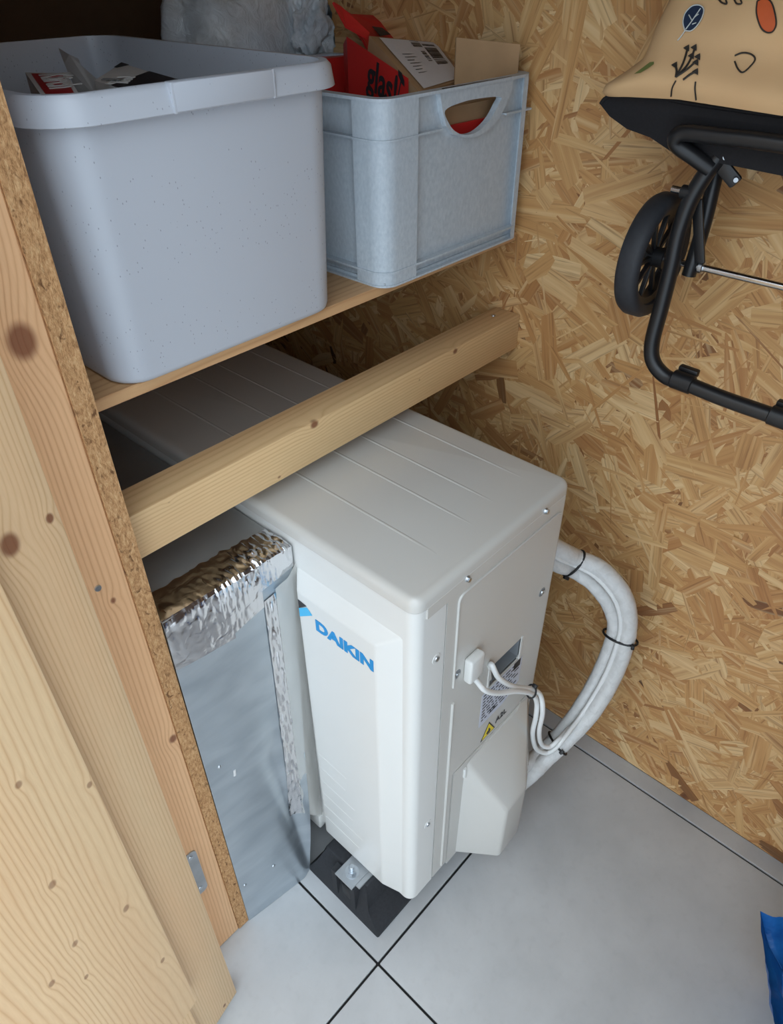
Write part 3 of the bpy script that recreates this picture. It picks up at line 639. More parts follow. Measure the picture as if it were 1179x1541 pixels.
# clear tape bridging sheet and unit
ta, tb = on_duct(413, 885)[0], Vector((X0-.001, .207, .742)); td, tcx = on_duct(455, 1222)[0], Vector((X0-.003, .215, .118))
def ctape(u_, v_):
    p = ta.lerp(tb, u_).lerp(td.lerp(tcx, u_), v_); p.y -= .002 + .004*math.sin(math.pi*u_) + .0015*noise.noise(Vector((u_*3, v_*14, 4))); return p
bm = BM(); grid(bm, ctape, 10, 60); new('clear_tape', bm, M['clear_tape'], duct, 60)

# ------------------------------------------------------------------ big speckled bin
ZS = 1.0175
bn = thing('storage_bin', 'large open speckled grey plastic bin on the left of the shelf', 'storage bin', (.10, .49, ZS))
def rr3(x0, x1, y0, y1, r, z, n=8): return [Vector((x, y, z)) for x, y in rrect(x0, x1, y0, y1, r, n)]
def loft(bm, loops, close_first=False, close_last=False):
    V = [[bm.verts.new(p) for p in l] for l in loops]; n = len(V[0])
    for k in range(len(V)-1):
        for i in range(n): bm.faces.new((V[k][i], V[k][(i+1) % n], V[k+1][(i+1) % n], V[k+1][i]))
    if close_first: bm.faces.new(V[0][::-1])
    if close_last: bm.faces.new(V[-1])
    return bm
def inset(b_, d): return (b_[0]+d, b_[1]-d, b_[2]+d, b_[3]-d)
bot = (-.052, .246, .272, .715); topb = (-.060, .254, .265, .722); rim = (-.073, .267, .252, .735); zr0, zr1 = 1.2550, 1.278
bm = BM()
loft(bm, [rr3(*inset(bot, .006), .030, ZS), rr3(*inset(bot, .0015), .034, ZS+.003), rr3(*bot, .035, ZS+.008), rr3(*topb, .040, 1.262), rr3(*inset(topb, .003), .037, 1.262), rr3(*inset(bot, .003), .032, ZS+.006)], True, True)
new('bin_body', bm, M['bin'], bn, 40)
bm = BM()
loft(bm, [rr3(*inset(topb, .001), .039, 1.264), rr3(*inset(topb, -.006), .045, 1.2625), rr3(*inset(rim, .002), .050, zr0), rr3(*rim, .052, zr0+.001), rr3(*inset(rim, .003), .049, zr1-.004), rr3(*inset(rim, .007), .045, zr1), rr3(*inset(rim, .014), .040, zr1), rr3(*inset(topb, .003), .037, 1.270), rr3(*inset(topb, .003), .037, 1.262)])
new('rim', bm, M['bin'], bn, 45)
for px, d in ((280, 0), (432, 0)):   # grip section edges on the front rim
    p = at(px-18, 150, 'y', rim[2]); bm = BM()
    obox(bm, (p.x, rim[2]+.0035, (zr0+zr1)/2+.0005), (1, 0, 0), (0, 1, 0), (0, 0, 1), .0035, .0095, zr1-zr0+.001, .001); new('rim_step', bm, M['bin'], bn, 40)
pA, pB = at(262, 150, 'y', rim[2]).x, at(414, 150, 'y', rim[2]).x
bm = BM(); box(bm, pA, pB, rim[2]-.0016, rim[2]+.012, zr0+.001, zr1+.0008, .0016, 2); new('rim_grip', bm, M['bin'], bn, 40)

# boxes inside the bin
def carton(name, label, cat, c, ax, up, sx, sy, sz, mat, group=None):
    e = thing(name, label, cat, c, group); bm = BM(); obox(bm, c, ax, (0, 0, 1), up, sx, sy, sz, .001); new('carton', bm, mat, e, 30)
    ax = Vector(ax).normalized(); az = Vector(up); az = (az-ax*az.dot(ax)).normalized(); ay = az.cross(ax)
    return e, Vector(c), ax, ay, az
# a lidded top quad located on the photograph, extruded downwards
def topbox(name, label, quad, z, mat, depth=.20):
    q = [at(px, py, 'z', zz) for (px, py), zz in zip(quad, z)]; c = sum(q, Vector())/4
    e = thing(name, label, 'carton', (c.x, c.y, c.z-depth), 'cartons in the speckled bin'); bm = BM(); boxq(bm, q, (0, 0, -depth)); new('carton', bm, mat, e, 0); return e, q
def boxq(bm, top4, down):
    A = [bm.verts.new(p) for p in top4]; B = [bm.verts.new(Vector(p)+Vector(down)) for p in top4]
    bm.faces.new(A); bm.faces.new(B[::-1])
    for i in range(4): bm.faces.new((A[i], A[(i+1) % 4], B[(i+1) % 4], B[i]))
def bil(q, u_, v_, lift):
    n_ = (q[1]-q[0]).cross(q[3]-q[0]).normalized(); n_ = n_ if n_.z > 0 else -n_
    return q[0].lerp(q[1], u_).lerp(q[3].lerp(q[2], u_), v_) + n_*lift
e, q = topbox('red_white_carton', 'white carton with a red lettered label inside the speckled bin', [(38, 109), (99, 110), (130, 158), (74, 160)], (1.257, 1.257, 1.253, 1.253), M['white_card'])
bm = BM(); plate(bm, [bil(q, a, b_, .0006) for a, b_ in ((.12, .07), (.88, .07), (.88, .97), (.12, .97))], (0, 0, .0004)); lb = new('red_label', bm, M['red_label'], e, 0)
text('label_lettering', 'Kärch', .047, bil(q, .30, .12, .0012), q[3]-q[0], q[1]-q[0], M['white_card'], lb, bold=.0010, sx=.95)
# opened flap carton
fl_ = thing('open_white_carton', 'small white carton with its torn flap standing up in the bin', 'carton', (.14, .50, 1.18), 'cartons in the speckled bin')
def pq(px, py, y): return at(px, py, 'y', y)
q = [pq(88, 72, .60), pq(104, 82, .58), pq(118, 88, .56), pq(122, 98, .55), pq(154, 126, .50), pq(150, 152, .50), pq(120, 150, .55), pq(97, 96, .60)]
bm = BM(); tri_c = sum(q, Vector())/8
V = [bm.verts.new(p) for p in q]; bm.faces.new(V); ret = bmesh.ops.solidify(bm, geom=bm.faces[:], thickness=.0015); new('flap', bm, M['white_card'], fl_, 0)
b0 = pq(136, 150, .50); bm = BM(); obox(bm, (b0.x, .535, 1.110), (1, -.2, 0), (0, 1, 0), (0, .1, 1), .075, .06, .17, .001); new('carton_body', bm, M['white_card'], fl_, 30)
bm = BM(); obox(bm, (b0.x-.004, .5035, 1.168), (1, -.2, 0), (0, 1, 0), (0, .1, 1), .05, .0006, .035); new('red_label', bm, M['red_label'], fl_, 0)
# black and white carton
e, q = topbox('black_white_carton', 'black and white printed carton leaning in the speckled bin', [(183, 95), (276, 123), (236, 152), (142, 121)], (1.255,)*4, M['white_card'])
bm = BM(); plate(bm, [bil(q, a, b_, .0006) for a, b_ in ((.0, .0), (.14, .0), (.04, .28), (0, .3))], (0, 0, .0004)); new('black_print_field', bm, M['black_card'], e, 0)
bm = BM(); plate(bm, [bil(q, a, b_, .0006) for a, b_ in ((.50, .02), (.99, .0), (.99, .99), (.30, .99))], (0, 0, .0004)); bf = new('black_print_field', bm, M['black_card'], e, 0)
text('carton_lettering', '%80', .034, bil(q, .46, .80, .0012), q[0]-q[3], q[0]-q[1], M['white_card'], bf, bold=.0008)
text('carton_lettering', 'all', .034, bil(q, .36, .80, .0012), q[0]-q[3], q[0]-q[1], M['unit_grey'], e, bold=.0004)

# ------------------------------------------------------------------ stacking crate
cr = thing('stacking_crate', 'pale grey stacking crate with shaped hand hole beside the wall', 'crate', (.472, .465, ZS))
cx0, cx1, cy0, cy1, ct = .322, .624, .266, .664, 1.2335
# wall sheets, set back 10 mm behind the corner posts
wi = .009
hp = [(650, 490), (720, 455), (800, 437), (895, 430), (885, 465), (862, 510), (830, 552), (785, 588), (735, 598), (695, 583), (665, 545)]
def fr(px, py, y): p = at(450 + px/2.9475, py/2.9475, 'y', y); return (p.x, y, p.z)
yw = cy0 + wi
holep = [Vector(fr(a, b_, yw)) for a, b_ in hp]
hs = spline(holep, 4, True)
bm = BM(); plate(bm, [(cx0+.02, yw, ZS+.006), (cx1-.012, yw, ZS+.006), (cx1-.012, yw, ct-.004), (cx0+.02, yw, ct-.004)], (0, .003, 0), [hs]); new('front_wall', bm, M['crate'], cr, 0)
bm = BM(); box(bm, cx0+wi, cx0+wi+.003, cy0+.03, cy1-.01, ZS+.006, ct-.004); new('side_wall', bm, M['crate'], cr, 0)
bm = BM(); box(bm, cx1-wi-.003, cx1-wi, cy0+.03, cy1-.01, ZS+.006, ct-.004); new('side_wall', bm, M['crate'], cr, 0)
bm = BM(); box(bm, cx0+.02, cx1-.02, cy1-wi-.003, cy1-wi, ZS+.006, ct-.004); new('back_wall', bm, M['crate'], cr, 0)
bm = BM(); box(bm, cx0+.006, cx1-.006, cy0+.006, cy1-.006, ZS, ZS+.006); new('crate_floor', bm, M['crate'], cr, 0)
# shield around the hand hole flush with the rim
sh = [(625, 400), (700, 385), (800, 366), (955, 342), (945, 400), (925, 455), (890, 525), (840, 580), (790, 606), (735, 612), (690, 598), (655, 560), (640, 500)]
shp = [Vector(fr(a, b_, cy0+.0015)) for a, b_ in sh]; hs2 = spline([Vector(fr(a, b_, cy0+.0015)) for a, b_ in hp], 4, True)
bm = BM(); plate(bm, shp, (0, wi, 0), [hs2]); new('handle_shield', bm, M['crate'], cr, 0)
sl = [fr(a, b_, cy0+.001) for a, b_ in ((640, 392), (948, 338), (948, 346), (640, 401))]
bm = BM(); plate(bm, [(x, y, z) for x, y, z in sl], (0, .002, 0)); new('handle_slot', bm, M['black_nylon'], cr, 0)
# corner posts (rounded) : front left is the one in view
def post(x0, x1, y0, y1, sx, sy):
    L = [(x0, y0), (x1, y0), (x1, y1), (x0, y1)]
    r_ = .022; pts = rrect(x0, x1, y0, y1, r_, 8)
    cxm, cym = (x0+x1)/2, (y0+y1)/2
    keep = [(x, y) for x, y in pts]
    bm = BM(); plate(bm, [(x, y, ZS+.001) for x, y in keep], (0, 0, ct-ZS-.002)); return bm
def corner_post(cx, cy, dx, dy, w1=.060, w2=.050):
    """L-plan post with rounded outside corner; dx, dy point inwards"""
    r_ = .024; o = []
    for k in range(9):
        a = math.radians(90*k/8); o.append((cx + dx*(r_-r_*math.sin(a)), cy + dy*(r_-r_*math.cos(a))))
    o = [(cx + dx*w1, cy)] + o + [(cx, cy + dy*w2)]
    i_ = [(cx + dx*wi, cy + dy*w2), (cx + dx*wi*2.2, cy + dy*wi*2.2), (cx + dx*w1, cy + dy*wi)]
    bm = BM(); plate(bm, [(x, y, ZS) for x, y in o + i_], (0, 0, ct-ZS-.0035)); return bm
for cx_, cy_, dx, dy, w1 in ((cx0, cy0, 1, 1, .062), (cx1, cy0, -1, 1, .014), (cx0, cy1, 1, -1, .06), (cx1, cy1, -1, -1, .06)):
    new('corner_post', corner_post(cx_, cy_, dx, dy, w1), M['crate'], cr, 40)
# rim and ribs: thin flanges running round
def ring(name, z0, z1, o=0, inn=.012):
    r_ = .024; a = rr3(cx0-o, cx1+o, cy0-o, cy1+o, r_, z0); b_ = rr3(cx0+inn, cx1-inn, cy0+inn, cy1-inn, r_-inn*.6, z0)
    bm = BM(); plate(bm, a, (0, 0, z1-z0), [b_]); return new(name, bm, M['crate'], cr, 35)
ring('rim', ct-.0035, ct, .001); ring('lower_flange', ZS, ZS+.0025, .0012); ring('lower_flange', ZS+.017, ZS+.0195, .0012)
# upper rib stops at the shield
zr = 1.190
for xa, xb in ((cx0+.06, shp[-1].x), (shp[5].x, cx1+.001)):
    bm = BM(); box(bm, xa, xb, cy0+.0005, cy0+wi, zr-.0012, zr+.0012); new('upper_rib', bm, M['crate'], cr, 0)
bm = BM(); box(bm, cx0+.0005, cx0+wi, cy0+.05, cy1-.05, zr-.0012, zr+.0012); new('upper_rib', bm, M['crate'], cr, 0)
bm = BM(); pr = [(cx0-.0012+.024-.024*math.sin(a), cy0-.0012+.024-.024*math.cos(a)) for a in [math.radians(90*k/8) for k in range(9)]]
pr = [(cx0+.062, cy0-.0012)] + pr + [(cx0-.0012, cy0+.05)]
plate(bm, [(x, y, zr-.0012) for x, y in pr] + [(cx0+.01, cy0+.05, zr-.0012), (cx0+.02, cy0+.02, zr-.0012), (cx0+.062, cy0+.01, zr-.0012)], (0, 0, .0024)); new('upper_rib', bm, M['crate'], cr, 35)

# things in the crate -------------------------------------------------
def sheet(name, pts, mat, parent, th=.003):
    bm = BM(); V = [bm.verts.new(p) for p in pts]; bm.faces.new(V); bmesh.ops.triangulate(bm, faces=bm.faces[:]); bmesh.ops.solidify(bm, geom=bm.faces[:], thickness=th); return new(name, bm, mat, parent, 0)
def boxq(bm, top4, down):
    """box from a top quad and a downward vector"""
    A = [bm.verts.new(p) for p in top4]; B = [bm.verts.new(Vector(p)+Vector(down)) for p in top4]
    bm.faces.new(A); bm.faces.new(B[::-1])
    for i in range(4): bm.faces.new((A[i], A[(i+1) % 4], B[(i+1) % 4], B[i]))
# 1) red fragile box, tilted, printed side to the viewer
rb = thing('red_fragile_box', 'red cardboard box marked fragile glass tilted in the stacking crate', 'box', (.42, .40, 1.10), 'boxes in the stacking crate')
g1, g2, g3, g4 = at(522, 55, 'y', .46), at(615, 118, 'y', .315), at(618, 160, 'y', .310), at(520, 160, 'y', .46)
nrm = (g2-g1).cross(g4-g1).normalized(); nrm = -nrm if nrm.dot(CAM-g1) < 0 else nrm
g3 = g2 + (g4-g1); g3.z = 1.07; g4 = Vector((g1.x, g1.y, 1.07)); g3 = Vector((g2.x, g2.y, 1.07))
bk = Vector((.022, .030, -.012)); bm = BM(); boxq(bm, [g1, g4, g3, g2], bk); new('box_body', bm, M['red_card'], rb, 0)
rt = (g2-g1).normalized(); upv = Vector((0, 0, 1)); nn = rt.cross(upv).normalized()
og = g1.lerp(g2, .34) + nn*.001; og.z = at(545, 115, 'y', og.y).z - .012
text('box_lettering', 'glas!', .050, og, rt, upv, M['black_print'], rb, bold=.0010, depth=.0002, sx=.86)
pr_ = g1.lerp(g2, .90) + nn*.0012; zz = at(588, 124, 'y', pr_.y).z
bm = BM(); r2 = rt; plate(bm, [pr_ + r2*a + Vector((0, 0, zz-pr_.z+b_)) for a, b_ in ((-.006, .010), (.002, .009), (.008, .002), (.008, -.004), (.001, -.002), (-.006, .004))], nn*.0003); new('glass_symbol', bm, M['black_print'], rb, 0)
bm = BM(); tube(bm, [pr_ + r2*.0 + Vector((0, 0, zz-pr_.z)), pr_ - r2*.008 + Vector((0, 0, zz-pr_.z-.022))], .0008, 6); new('glass_symbol', bm, M['black_print'], rb, 0)
# 2) torn red flap box behind
rb2 = thing('torn_red_box', 'torn red cardboard box behind the shipping label in the crate', 'box', (.50, .52, 1.12), 'boxes in the stacking crate')
fq = [at(503, 8, 'y', .60), at(528, 24, 'y', .58), at(640, 30, 'y', .60), at(678, 64, 'y', .54), at(690, 100, 'y', .50), at(560, 90, 'y', .50), at(545, 62, 'y', .52)]
sheet('flap', fq, M['red_card'], rb2, .003)
bm = BM(); obox(bm, (.515, .60, 1.135), (1, 0, 0), (0, 1, 0), (0, .1, 1), .16, .10, .20, .001); new('box_body', bm, M['red_card'], rb2, 0)
fq2 = [at(500, 5, 'y', .50), at(512, 12, 'y', .50), at(556, 52, 'y', .46), at(553, 60, 'y', .455), at(520, 42, 'y', .48)]; sheet('torn_strip', fq2, M['red_card'], rb2, .003)
q0 = [at(px, py, 'y', y-.006) for px, py, y in ((560, 40, .548), (575, 42, .55), (588, 52, .535), (572, 54, .53))]; sheet('glass_symbol', q0, M['black_print'], rb2, .0005)
# 3) brown parcel with shipping label
pb = thing('brown_parcel', 'brown cardboard parcel with a white shipping label in the crate', 'parcel', (.50, .36, 1.10), 'boxes in the stacking crate')
a1, a2, a3, a4 = at(560, 58, 'y', .44), at(652, 66, 'y', .46), at(690, 100, 'y', .37), at(640, 140, 'y', .292)
a4 = at(652, 140, 'y', .290); a1b = at(556, 56, 'y', .44); low = at(618, 140, 'y', .292)
ctr = [at(556, 54, 'y', .43), at(660, 64, 'y', .47), at(700, 118, 'y', .36), at(632, 140, 'y', .290)]
bm = BM(); boxq(bm, ctr, (-.006, .016, -.10)); new('parcel_body', bm, M['card'], pb, 0)
def onq(u_, v_, lift=.0012):
    p = ctr[0].lerp(ctr[1], u_).lerp(ctr[3].lerp(ctr[2], u_), v_); n_ = (ctr[1]-ctr[0]).cross(ctr[3]-ctr[0]).normalized(); n_ = n_ if n_.z > 0 else -n_; return p + n_*lift
lq = (.10, .93, .04, .97); bm = BM()
grid(bm, lambda u_, v_: onq(lq[0]+(lq[1]-lq[0])*u_, lq[2]+(lq[3]-lq[2])*v_, .0014), 8, 8); lab = new('shipping_label', bm, M['paper'], pb, 30)
rnd = random.Random(2); bm = BM(); 
def barblock(u0, u1, v0, v1, n):
    for k in range(n):
        if rnd.random() < .25: continue
        a, b_ = v0+(v1-v0)*k/n, v0+(v1-v0)*(k+rnd.uniform(.35, .8))/n
        bm.faces.new([bm.verts.new(onq(x, y, .0019)) for x, y in ((u0, a), (u1, a), (u1, b_), (u0, b_))])
barblock(.50, .64, .06, .22, 12); barblock(.66, .86, .10, .62, 30); barblock(.55, .62, .30, .58, 8)
for k in range(7): 
    v0 = .36+.06*k; bm.faces.new([bm.verts.new(onq(x, y, .0019)) for x, y in ((.22, v0), (.22+rnd.uniform(.08, .22), v0), (.22+rnd.uniform(.08, .22), v0+.012), (.22, v0+.012))])
new('label_print', bm, M['black_print'], lab, 0)
# 4) upright cardboard flap on the right
cf = thing('cardboard_sheet', 'plain brown cardboard piece standing up at the crate corner', 'cardboard', (.57, .31, 1.15), 'boxes in the stacking crate')
k1, k2 = at(686, 56, 'y', .335), at(798, 64, 'y', .285); k3, k4 = Vector((k2.x, k2.y, 1.13)), Vector((k1.x, k1.y, 1.13))
if k2.x > cx1-.016: k2.x = cx1-.016; k3.x = cx1-.016
sheet('board', [k1, k2, k3, k4], M['card'], cf, .004)
bm = BM(); obox(bm, (.505, .300, 1.175), (1, -.03, 0), (0, 1, 0), (0, 0, 1), .20, .004, .06, .0004); new('lower_board', bm, M['card'], cf, 0)
bm = BM(); obox(bm, (.500, .2945, 1.125), (1, -.03, 0), (0, 1, 0), (0, 0, 1), .21, .004, .12, .0004); new('red_printed_board', bm, M['red_card'], cf, 0)

# ------------------------------------------------------------------ polythene bag behind the boxes
bm = BM(); bmesh.ops.create_icosphere(bm, subdivisions=5, radius=1)
c = at(385, 20, 'y', .80)
for v in bm.verts:
    d = v.co.normalized(); k = 1 + .12*noise.noise(d*2.2) + .05*noise.noise(Vector((d.x*3, d.y*3, d.z*9))+Vector((4, 1, 7)))
    v.co = Vector((c.x-.03 + d.x*k*.150, .80 + d.y*k*.10, 1.21 + d.z*k*.185)); v.co.z = max(v.co.z, ZS+.001); v.co.x = min(v.co.x, XW-.003)
bag = thing('polythene_bag', 'crumpled clear polythene bag behind the two plastic boxes', 'plastic bag', (c.x-.03, .80, ZS)); new('bag_body', bm, M['poly'], bag, 80)
bm = BM(); bmesh.ops.create_icosphere(bm, subdivisions=5, radius=1); c = at(470, 45, 'y', .715)
for v in bm.verts:
    d = v.co.normalized(); k = 1 + .35*noise.noise(d*2.5+Vector((9, 0, 0))) + .28*abs(noise.noise(d*5)) + .10*noise.noise(d*11)
    v.co = c + Vector((d.x*k*.052, d.y*k*.04, d.z*k*.062)); v.co.x = min(v.co.x, XW-.003)
new('gathered_top', bm, M['poly'], bag, 80)

# ------------------------------------------------------------------ shopping trolley hanging on the wall
tr = thing('shopping_trolley', 'folded shopping trolley with beige printed bag hanging on strand board wall', 'shopping trolley', (.57, -.17, .93))
BX = .505
def bagx(y, z):
    """front surface of the bag: puffy, with a rounded lip above the black base"""
    zb = zlip(y); h = max(0, z-zb); lip = -.026*math.exp(-((h-.016)/.024)**2)
    puff = .050*(1-math.exp(-h/.16)); fold = .014*math.sin((y*14+z*38)) * min(1, h/.06) + .012*noise.noise(Vector((y*7, z*7, 3)))*min(1, h/.05)
    edge = 0
    return BX + lip - puff*0 + fold + .02*min(1, h/.10)
def zlip(y):
    # lower edge of the beige cloth along the bag
    pts = ((.115, 1.236), (.095, 1.2335), (.06, 1.2375), (.0, 1.2405), (-.103, 1.2365), (-.30, 1.230), (-.50, 1.228))
    for (ya, za), (yb, zb) in zip(pts, pts[1:]):
        if y >= yb: return za + (zb-za)*(max(0, ya-y))/(ya-yb)
    return pts[-1][1]
def yleft(z):
    pts = ((1.230, .092), (1.238, .100), (1.247, .092), (1.258, .072), (1.270, .058), (1.285, .060), (1.300, .062), (1.325, .060), (1.45, .05), (1.75, .03))
    if z <= pts[0][0]: return pts[0][1]
    for (za, ya), (zb, yb) in zip(pts, pts[1:]):
        if z <= zb: return ya + (yb-ya)*(z-za)/(zb-za)
    return pts[-1][1]
yR = -.40
def bagfull(y, z):
    yl = yleft(z); u_ = max(0, min(1, (yl-y)/(yl-yR))); e = min(u_, 1-u_)/.08; x = bagx(y, z)
    if e < 1: x += .030*(1-math.sqrt(max(0, 1-(1-e)**2)))
    return x
bm = BM(); NU, NV = 80, 60; VV = []
def bagp(u_, v_):
    z_t = 1.70; yl = None
    y = .10 + (yR-.10)*u_; zb = zlip(y); z = zb + (z_t-zb)*v_**1.7
    yy = yleft(z) + (yR-yleft(z))*u_; zb = zlip(yy); z = zb + (z_t-zb)*v_**1.7
    return Vector((bagfull(yy, z), yy, z))
grid(bm, bagp, NU, NV, (.075, 0, 0)); new('bag', bm, M['canvas'], tr, 60)
# black base panel of the bag, folded outwards
def wallp(px, py, x): return at(px, py, 'x', x)
bpx = [(907, 157), (914, 149), (932, 143), (990, 147), (1050, 158), (1179, 176), (1300, 195), (1300, 290), (1179, 262), (1100, 246), (1050, 238), (1015, 226), (985, 205), (950, 192), (925, 173)]
pan = [wallp(a, b_, .507) for a, b_ in bpx[:6]] + [Vector((.507, yR+.01, 1.225)), Vector((.515, yR+.01, 1.165))] + [wallp(a, b_, .515) for a, b_ in bpx[8:]]
bm = BM(); plate(bm, [(.0, p.y, p.z) for p in pan], (.055, 0, 0))
for v in bm.verts: v.co.x += .503 + max(0, (1.225-v.co.z))*.10
new('base_panel', bm, M['black_fabric'], tr, 0)
bm = BM(); tube(bm, [p + Vector((-.004, 0, .001)) for p in spline(pan[:6], 5)], .0022, 8); new('piping', bm, M['black_fabric'], tr, 60)
# printed motifs that follow the cloth
def on_bag(px, py):
    p = at(px, py, 'x', BX)
    for _ in range(24):
        x = bagfull(p.y, p.z) - .0016; p = p*.5 + at(px, py, 'x', x)*.5
    return p
def motif(name, pix, mat, lift=0):
    c0 = Vector((sum(a for a, _ in pix)/len(pix), sum(b_ for _, b_ in pix)/len(pix))); bm = BM(); n = len(pix); rings = []
    for k in range(1, 5):
        f = k/4; rings.append([bm.verts.new(on_bag(c0.x+(a-c0.x)*f, c0.y+(b_-c0.y)*f) + Vector((-lift, 0, 0))) for a, b_ in pix])
    ce = bm.verts.new(on_bag(c0.x, c0.y) + Vector((-lift, 0, 0)))
    for i in range(n): bm.faces.new((ce, rings[0][i], rings[0][(i+1) % n]))
    for k in range(3):
        for i in range(n): bm.faces.new((rings[k][i], rings[k+1][i], rings[k+1][(i+1) % n], rings[k][(i+1) % n]))
    return new(name, bm, mat, tr, 60)
def stroke(name, pix, mat, r=.0009, parent=tr, lift=.0):
    P3 = [Vector((a, b_, 0)) for a, b_ in pix]; s = spline(P3, 5) if len(P3) > 2 else P3
    bm = BM(); tube(bm, [on_bag(p.x, p.y) + Vector((-lift, 0, 0)) for p in s], r, 5); return new(name, bm, mat, parent, 60)
def cc(px, py): return (850 + px/3.583, py/3.583)
leaf = [cc(*q) for q in ((650, 165), (640, 120), (652, 70), (690, 32), (730, 28), (752, 50), (742, 95), (718, 135), (685, 165))]
lf = motif('leaf_print', leaf, M['print_navy']); stroke('leaf_vein', [cc(655, 158), cc(690, 110), cc(735, 45)], M['print_pale'], .0006, lf, .0006)
for a in (((690, 112), (672, 80)), ((690, 130), (712, 122)), ((705, 90), (725, 75))): stroke('leaf_vein', [cc(*a[0]), cc(*a[1])], M['print_pale'], .0005, lf, .0006)
stroke('leaf_outline', leaf + [leaf[0]], M['print_pale'], .0006, lf, .0004); stroke('leaf_stalk', [cc(650, 165), cc(630, 195), cc(610, 218)], M['print_pale'], .0006, lf, .0004)
for s in (((600, 415), (640, 340), (665, 260)), ((600, 415), (655, 360), (690, 300)), ((600, 415), (665, 370), (715, 325)), ((640, 430), (680, 400), (710, 385)), ((600, 415), (605, 380), (598, 350)), ((690, 300), (700, 270), (705, 255))): stroke('herb_print', [cc(*q) for q in s], M['print_dark'], .0011)
for a, b_ in ((663, 258), (703, 255), (688, 300), (722, 305), (712, 335), (711, 385), (598, 350)): motif('herb_print', [cc(a+22*math.cos(k*math.pi/3)*(1 if k % 2 else .55), b_+22*math.sin(k*math.pi/3)*(1 if k % 2 else .55)) for k in range(6)], M['print_dark'], .0008)
stroke('pot_print', [cc(600, 435), cc(580, 475), cc(574, 520)], M['print_dark'], .0008); stroke('pot_print', [cc(706, 440), cc(703, 480), cc(709, 540)], M['print_dark'], .0008)
car = [cc(*q) for q in ((1040, 5), (1035, 60), (1045, 110), (1065, 155), (1095, 175), (1125, 168), (1142, 130), (1135, 70), (1115, 10), (1080, -10))]
cm = motif('carrot_print', car, M['print_orange']); stroke('carrot_outline', car + [car[0]], M['print_dark'], .0007, cm, .0004)
stroke('fruit_print', [cc(*q) for q in ((918, 300), (960, 285), (1005, 292), (1028, 318), (1005, 355), (962, 390), (935, 370), (918, 330))], M['print_dark'], .0008)
motif('green_print', [cc(*q) for q in ((375, 398), (420, 365), (460, 335), (482, 332), (482, 345), (450, 368), (410, 392))], M['print_green'])
stroke('line_print', [cc(830, -5), cc(850, 15), cc(875, 20), cc(870, -2)], M['print_dark'], .0008); stroke('line_print', [cc(915, -5), cc(930, 20), cc(955, 18), cc(950, -3)], M['print_dark'], .0008)
# frame tubes
def X(px, py, x): return at(px, py, 'x', x)
TX = .488
toe = [X(1300, 235, TX), X(1179, 217, TX), X(1080, 205, TX), X(1035, 200, TX), X(1019, 205, TX), X(1020, 218, TX+.004), X(1045, 236, TX+.012), X(1070, 254, TX+.02)]
toe[0] = Vector((TX, yR+.06, toe[1].z-.004)); tz = toe[0].z; toe = [Vector((TX+.02, yR+.105, tz-.042)), Vector((TX+.012, yR+.075, tz-.028)), Vector((TX+.004, yR+.045, tz-.012)), Vector((TX, yR+.045, tz-.002))] + toe
bm = BM(); tube(bm, spline(toe, 8), .0085, 14); new('toe_loop', bm, M['black_tube'], tr, 60)
st = [X(1082, 236, .515), X(1065, 258, .512), X(1040, 300, .508), X(1022, 350, .505), X(1011, 400, .502), X(996, 460, .500), X(982, 515, .497), X(984, 545, .495), X(1003, 567, .495), X(1030, 576, .495), X(1090, 600, .495), X(1179, 631, .495)]
end = st[-1]; st += [end + Vector((0, -.12, -.002)), end + Vector((0, -.16, .010)), end + Vector((0, -.172, .05)), end + Vector((.012, -.16, .22))]
bm = BM(); tube(bm, spline(st, 7), .0095, 16); sf = new('stand_tube', bm, M['black_tube'], tr, 60)
for px, py in ((1030, 575), (1176, 629)):
    a = X(px-17, py-6, .495); b_ = X(px+13, py+5, .495); bm = BM(); cyl(bm, a, b_, .0118, 18, bev=.001)
    new('stand_clip', bm, M['black_nylon'], sf, 40)
    m_ = (a+b_)/2; bm = BM(); obox(bm, m_ + Vector((.012, 0, .010)), b_-a, (0, 0, 1), (0, 0, 1), (b_-a).length*.95, .010, .010, .002); new('stand_clip', bm, M['black_nylon'], sf, 40)
# rear frame leg ending at the axle
bm = BM(); fr_ = [X(1100, 190, .560), X(1078, 262, .548), X(1062, 330, .540), X(1042, 398, .533), X(1037, 414, .532)]; tube(bm, spline(fr_, 6), .0085, 14); new('frame_tube', bm, M['black_tube'], tr, 60)
bm = BM(); top = fr_[0]; tube(bm, [top, top + Vector((.022, -.003, .20)), top + Vector((.03, -.005, .62)), top + Vector((.03, -.03, .66)), top + Vector((.03, -.27, .66)), top + Vector((.03, -.30, .62)), top + Vector((.022, -.302, .2)), top + Vector((0, -.305, 0)), top + Vector((-.028, -.31, -.125))], .0085, 14); new('handle_tube', bm, M['black_tube'], tr, 60)
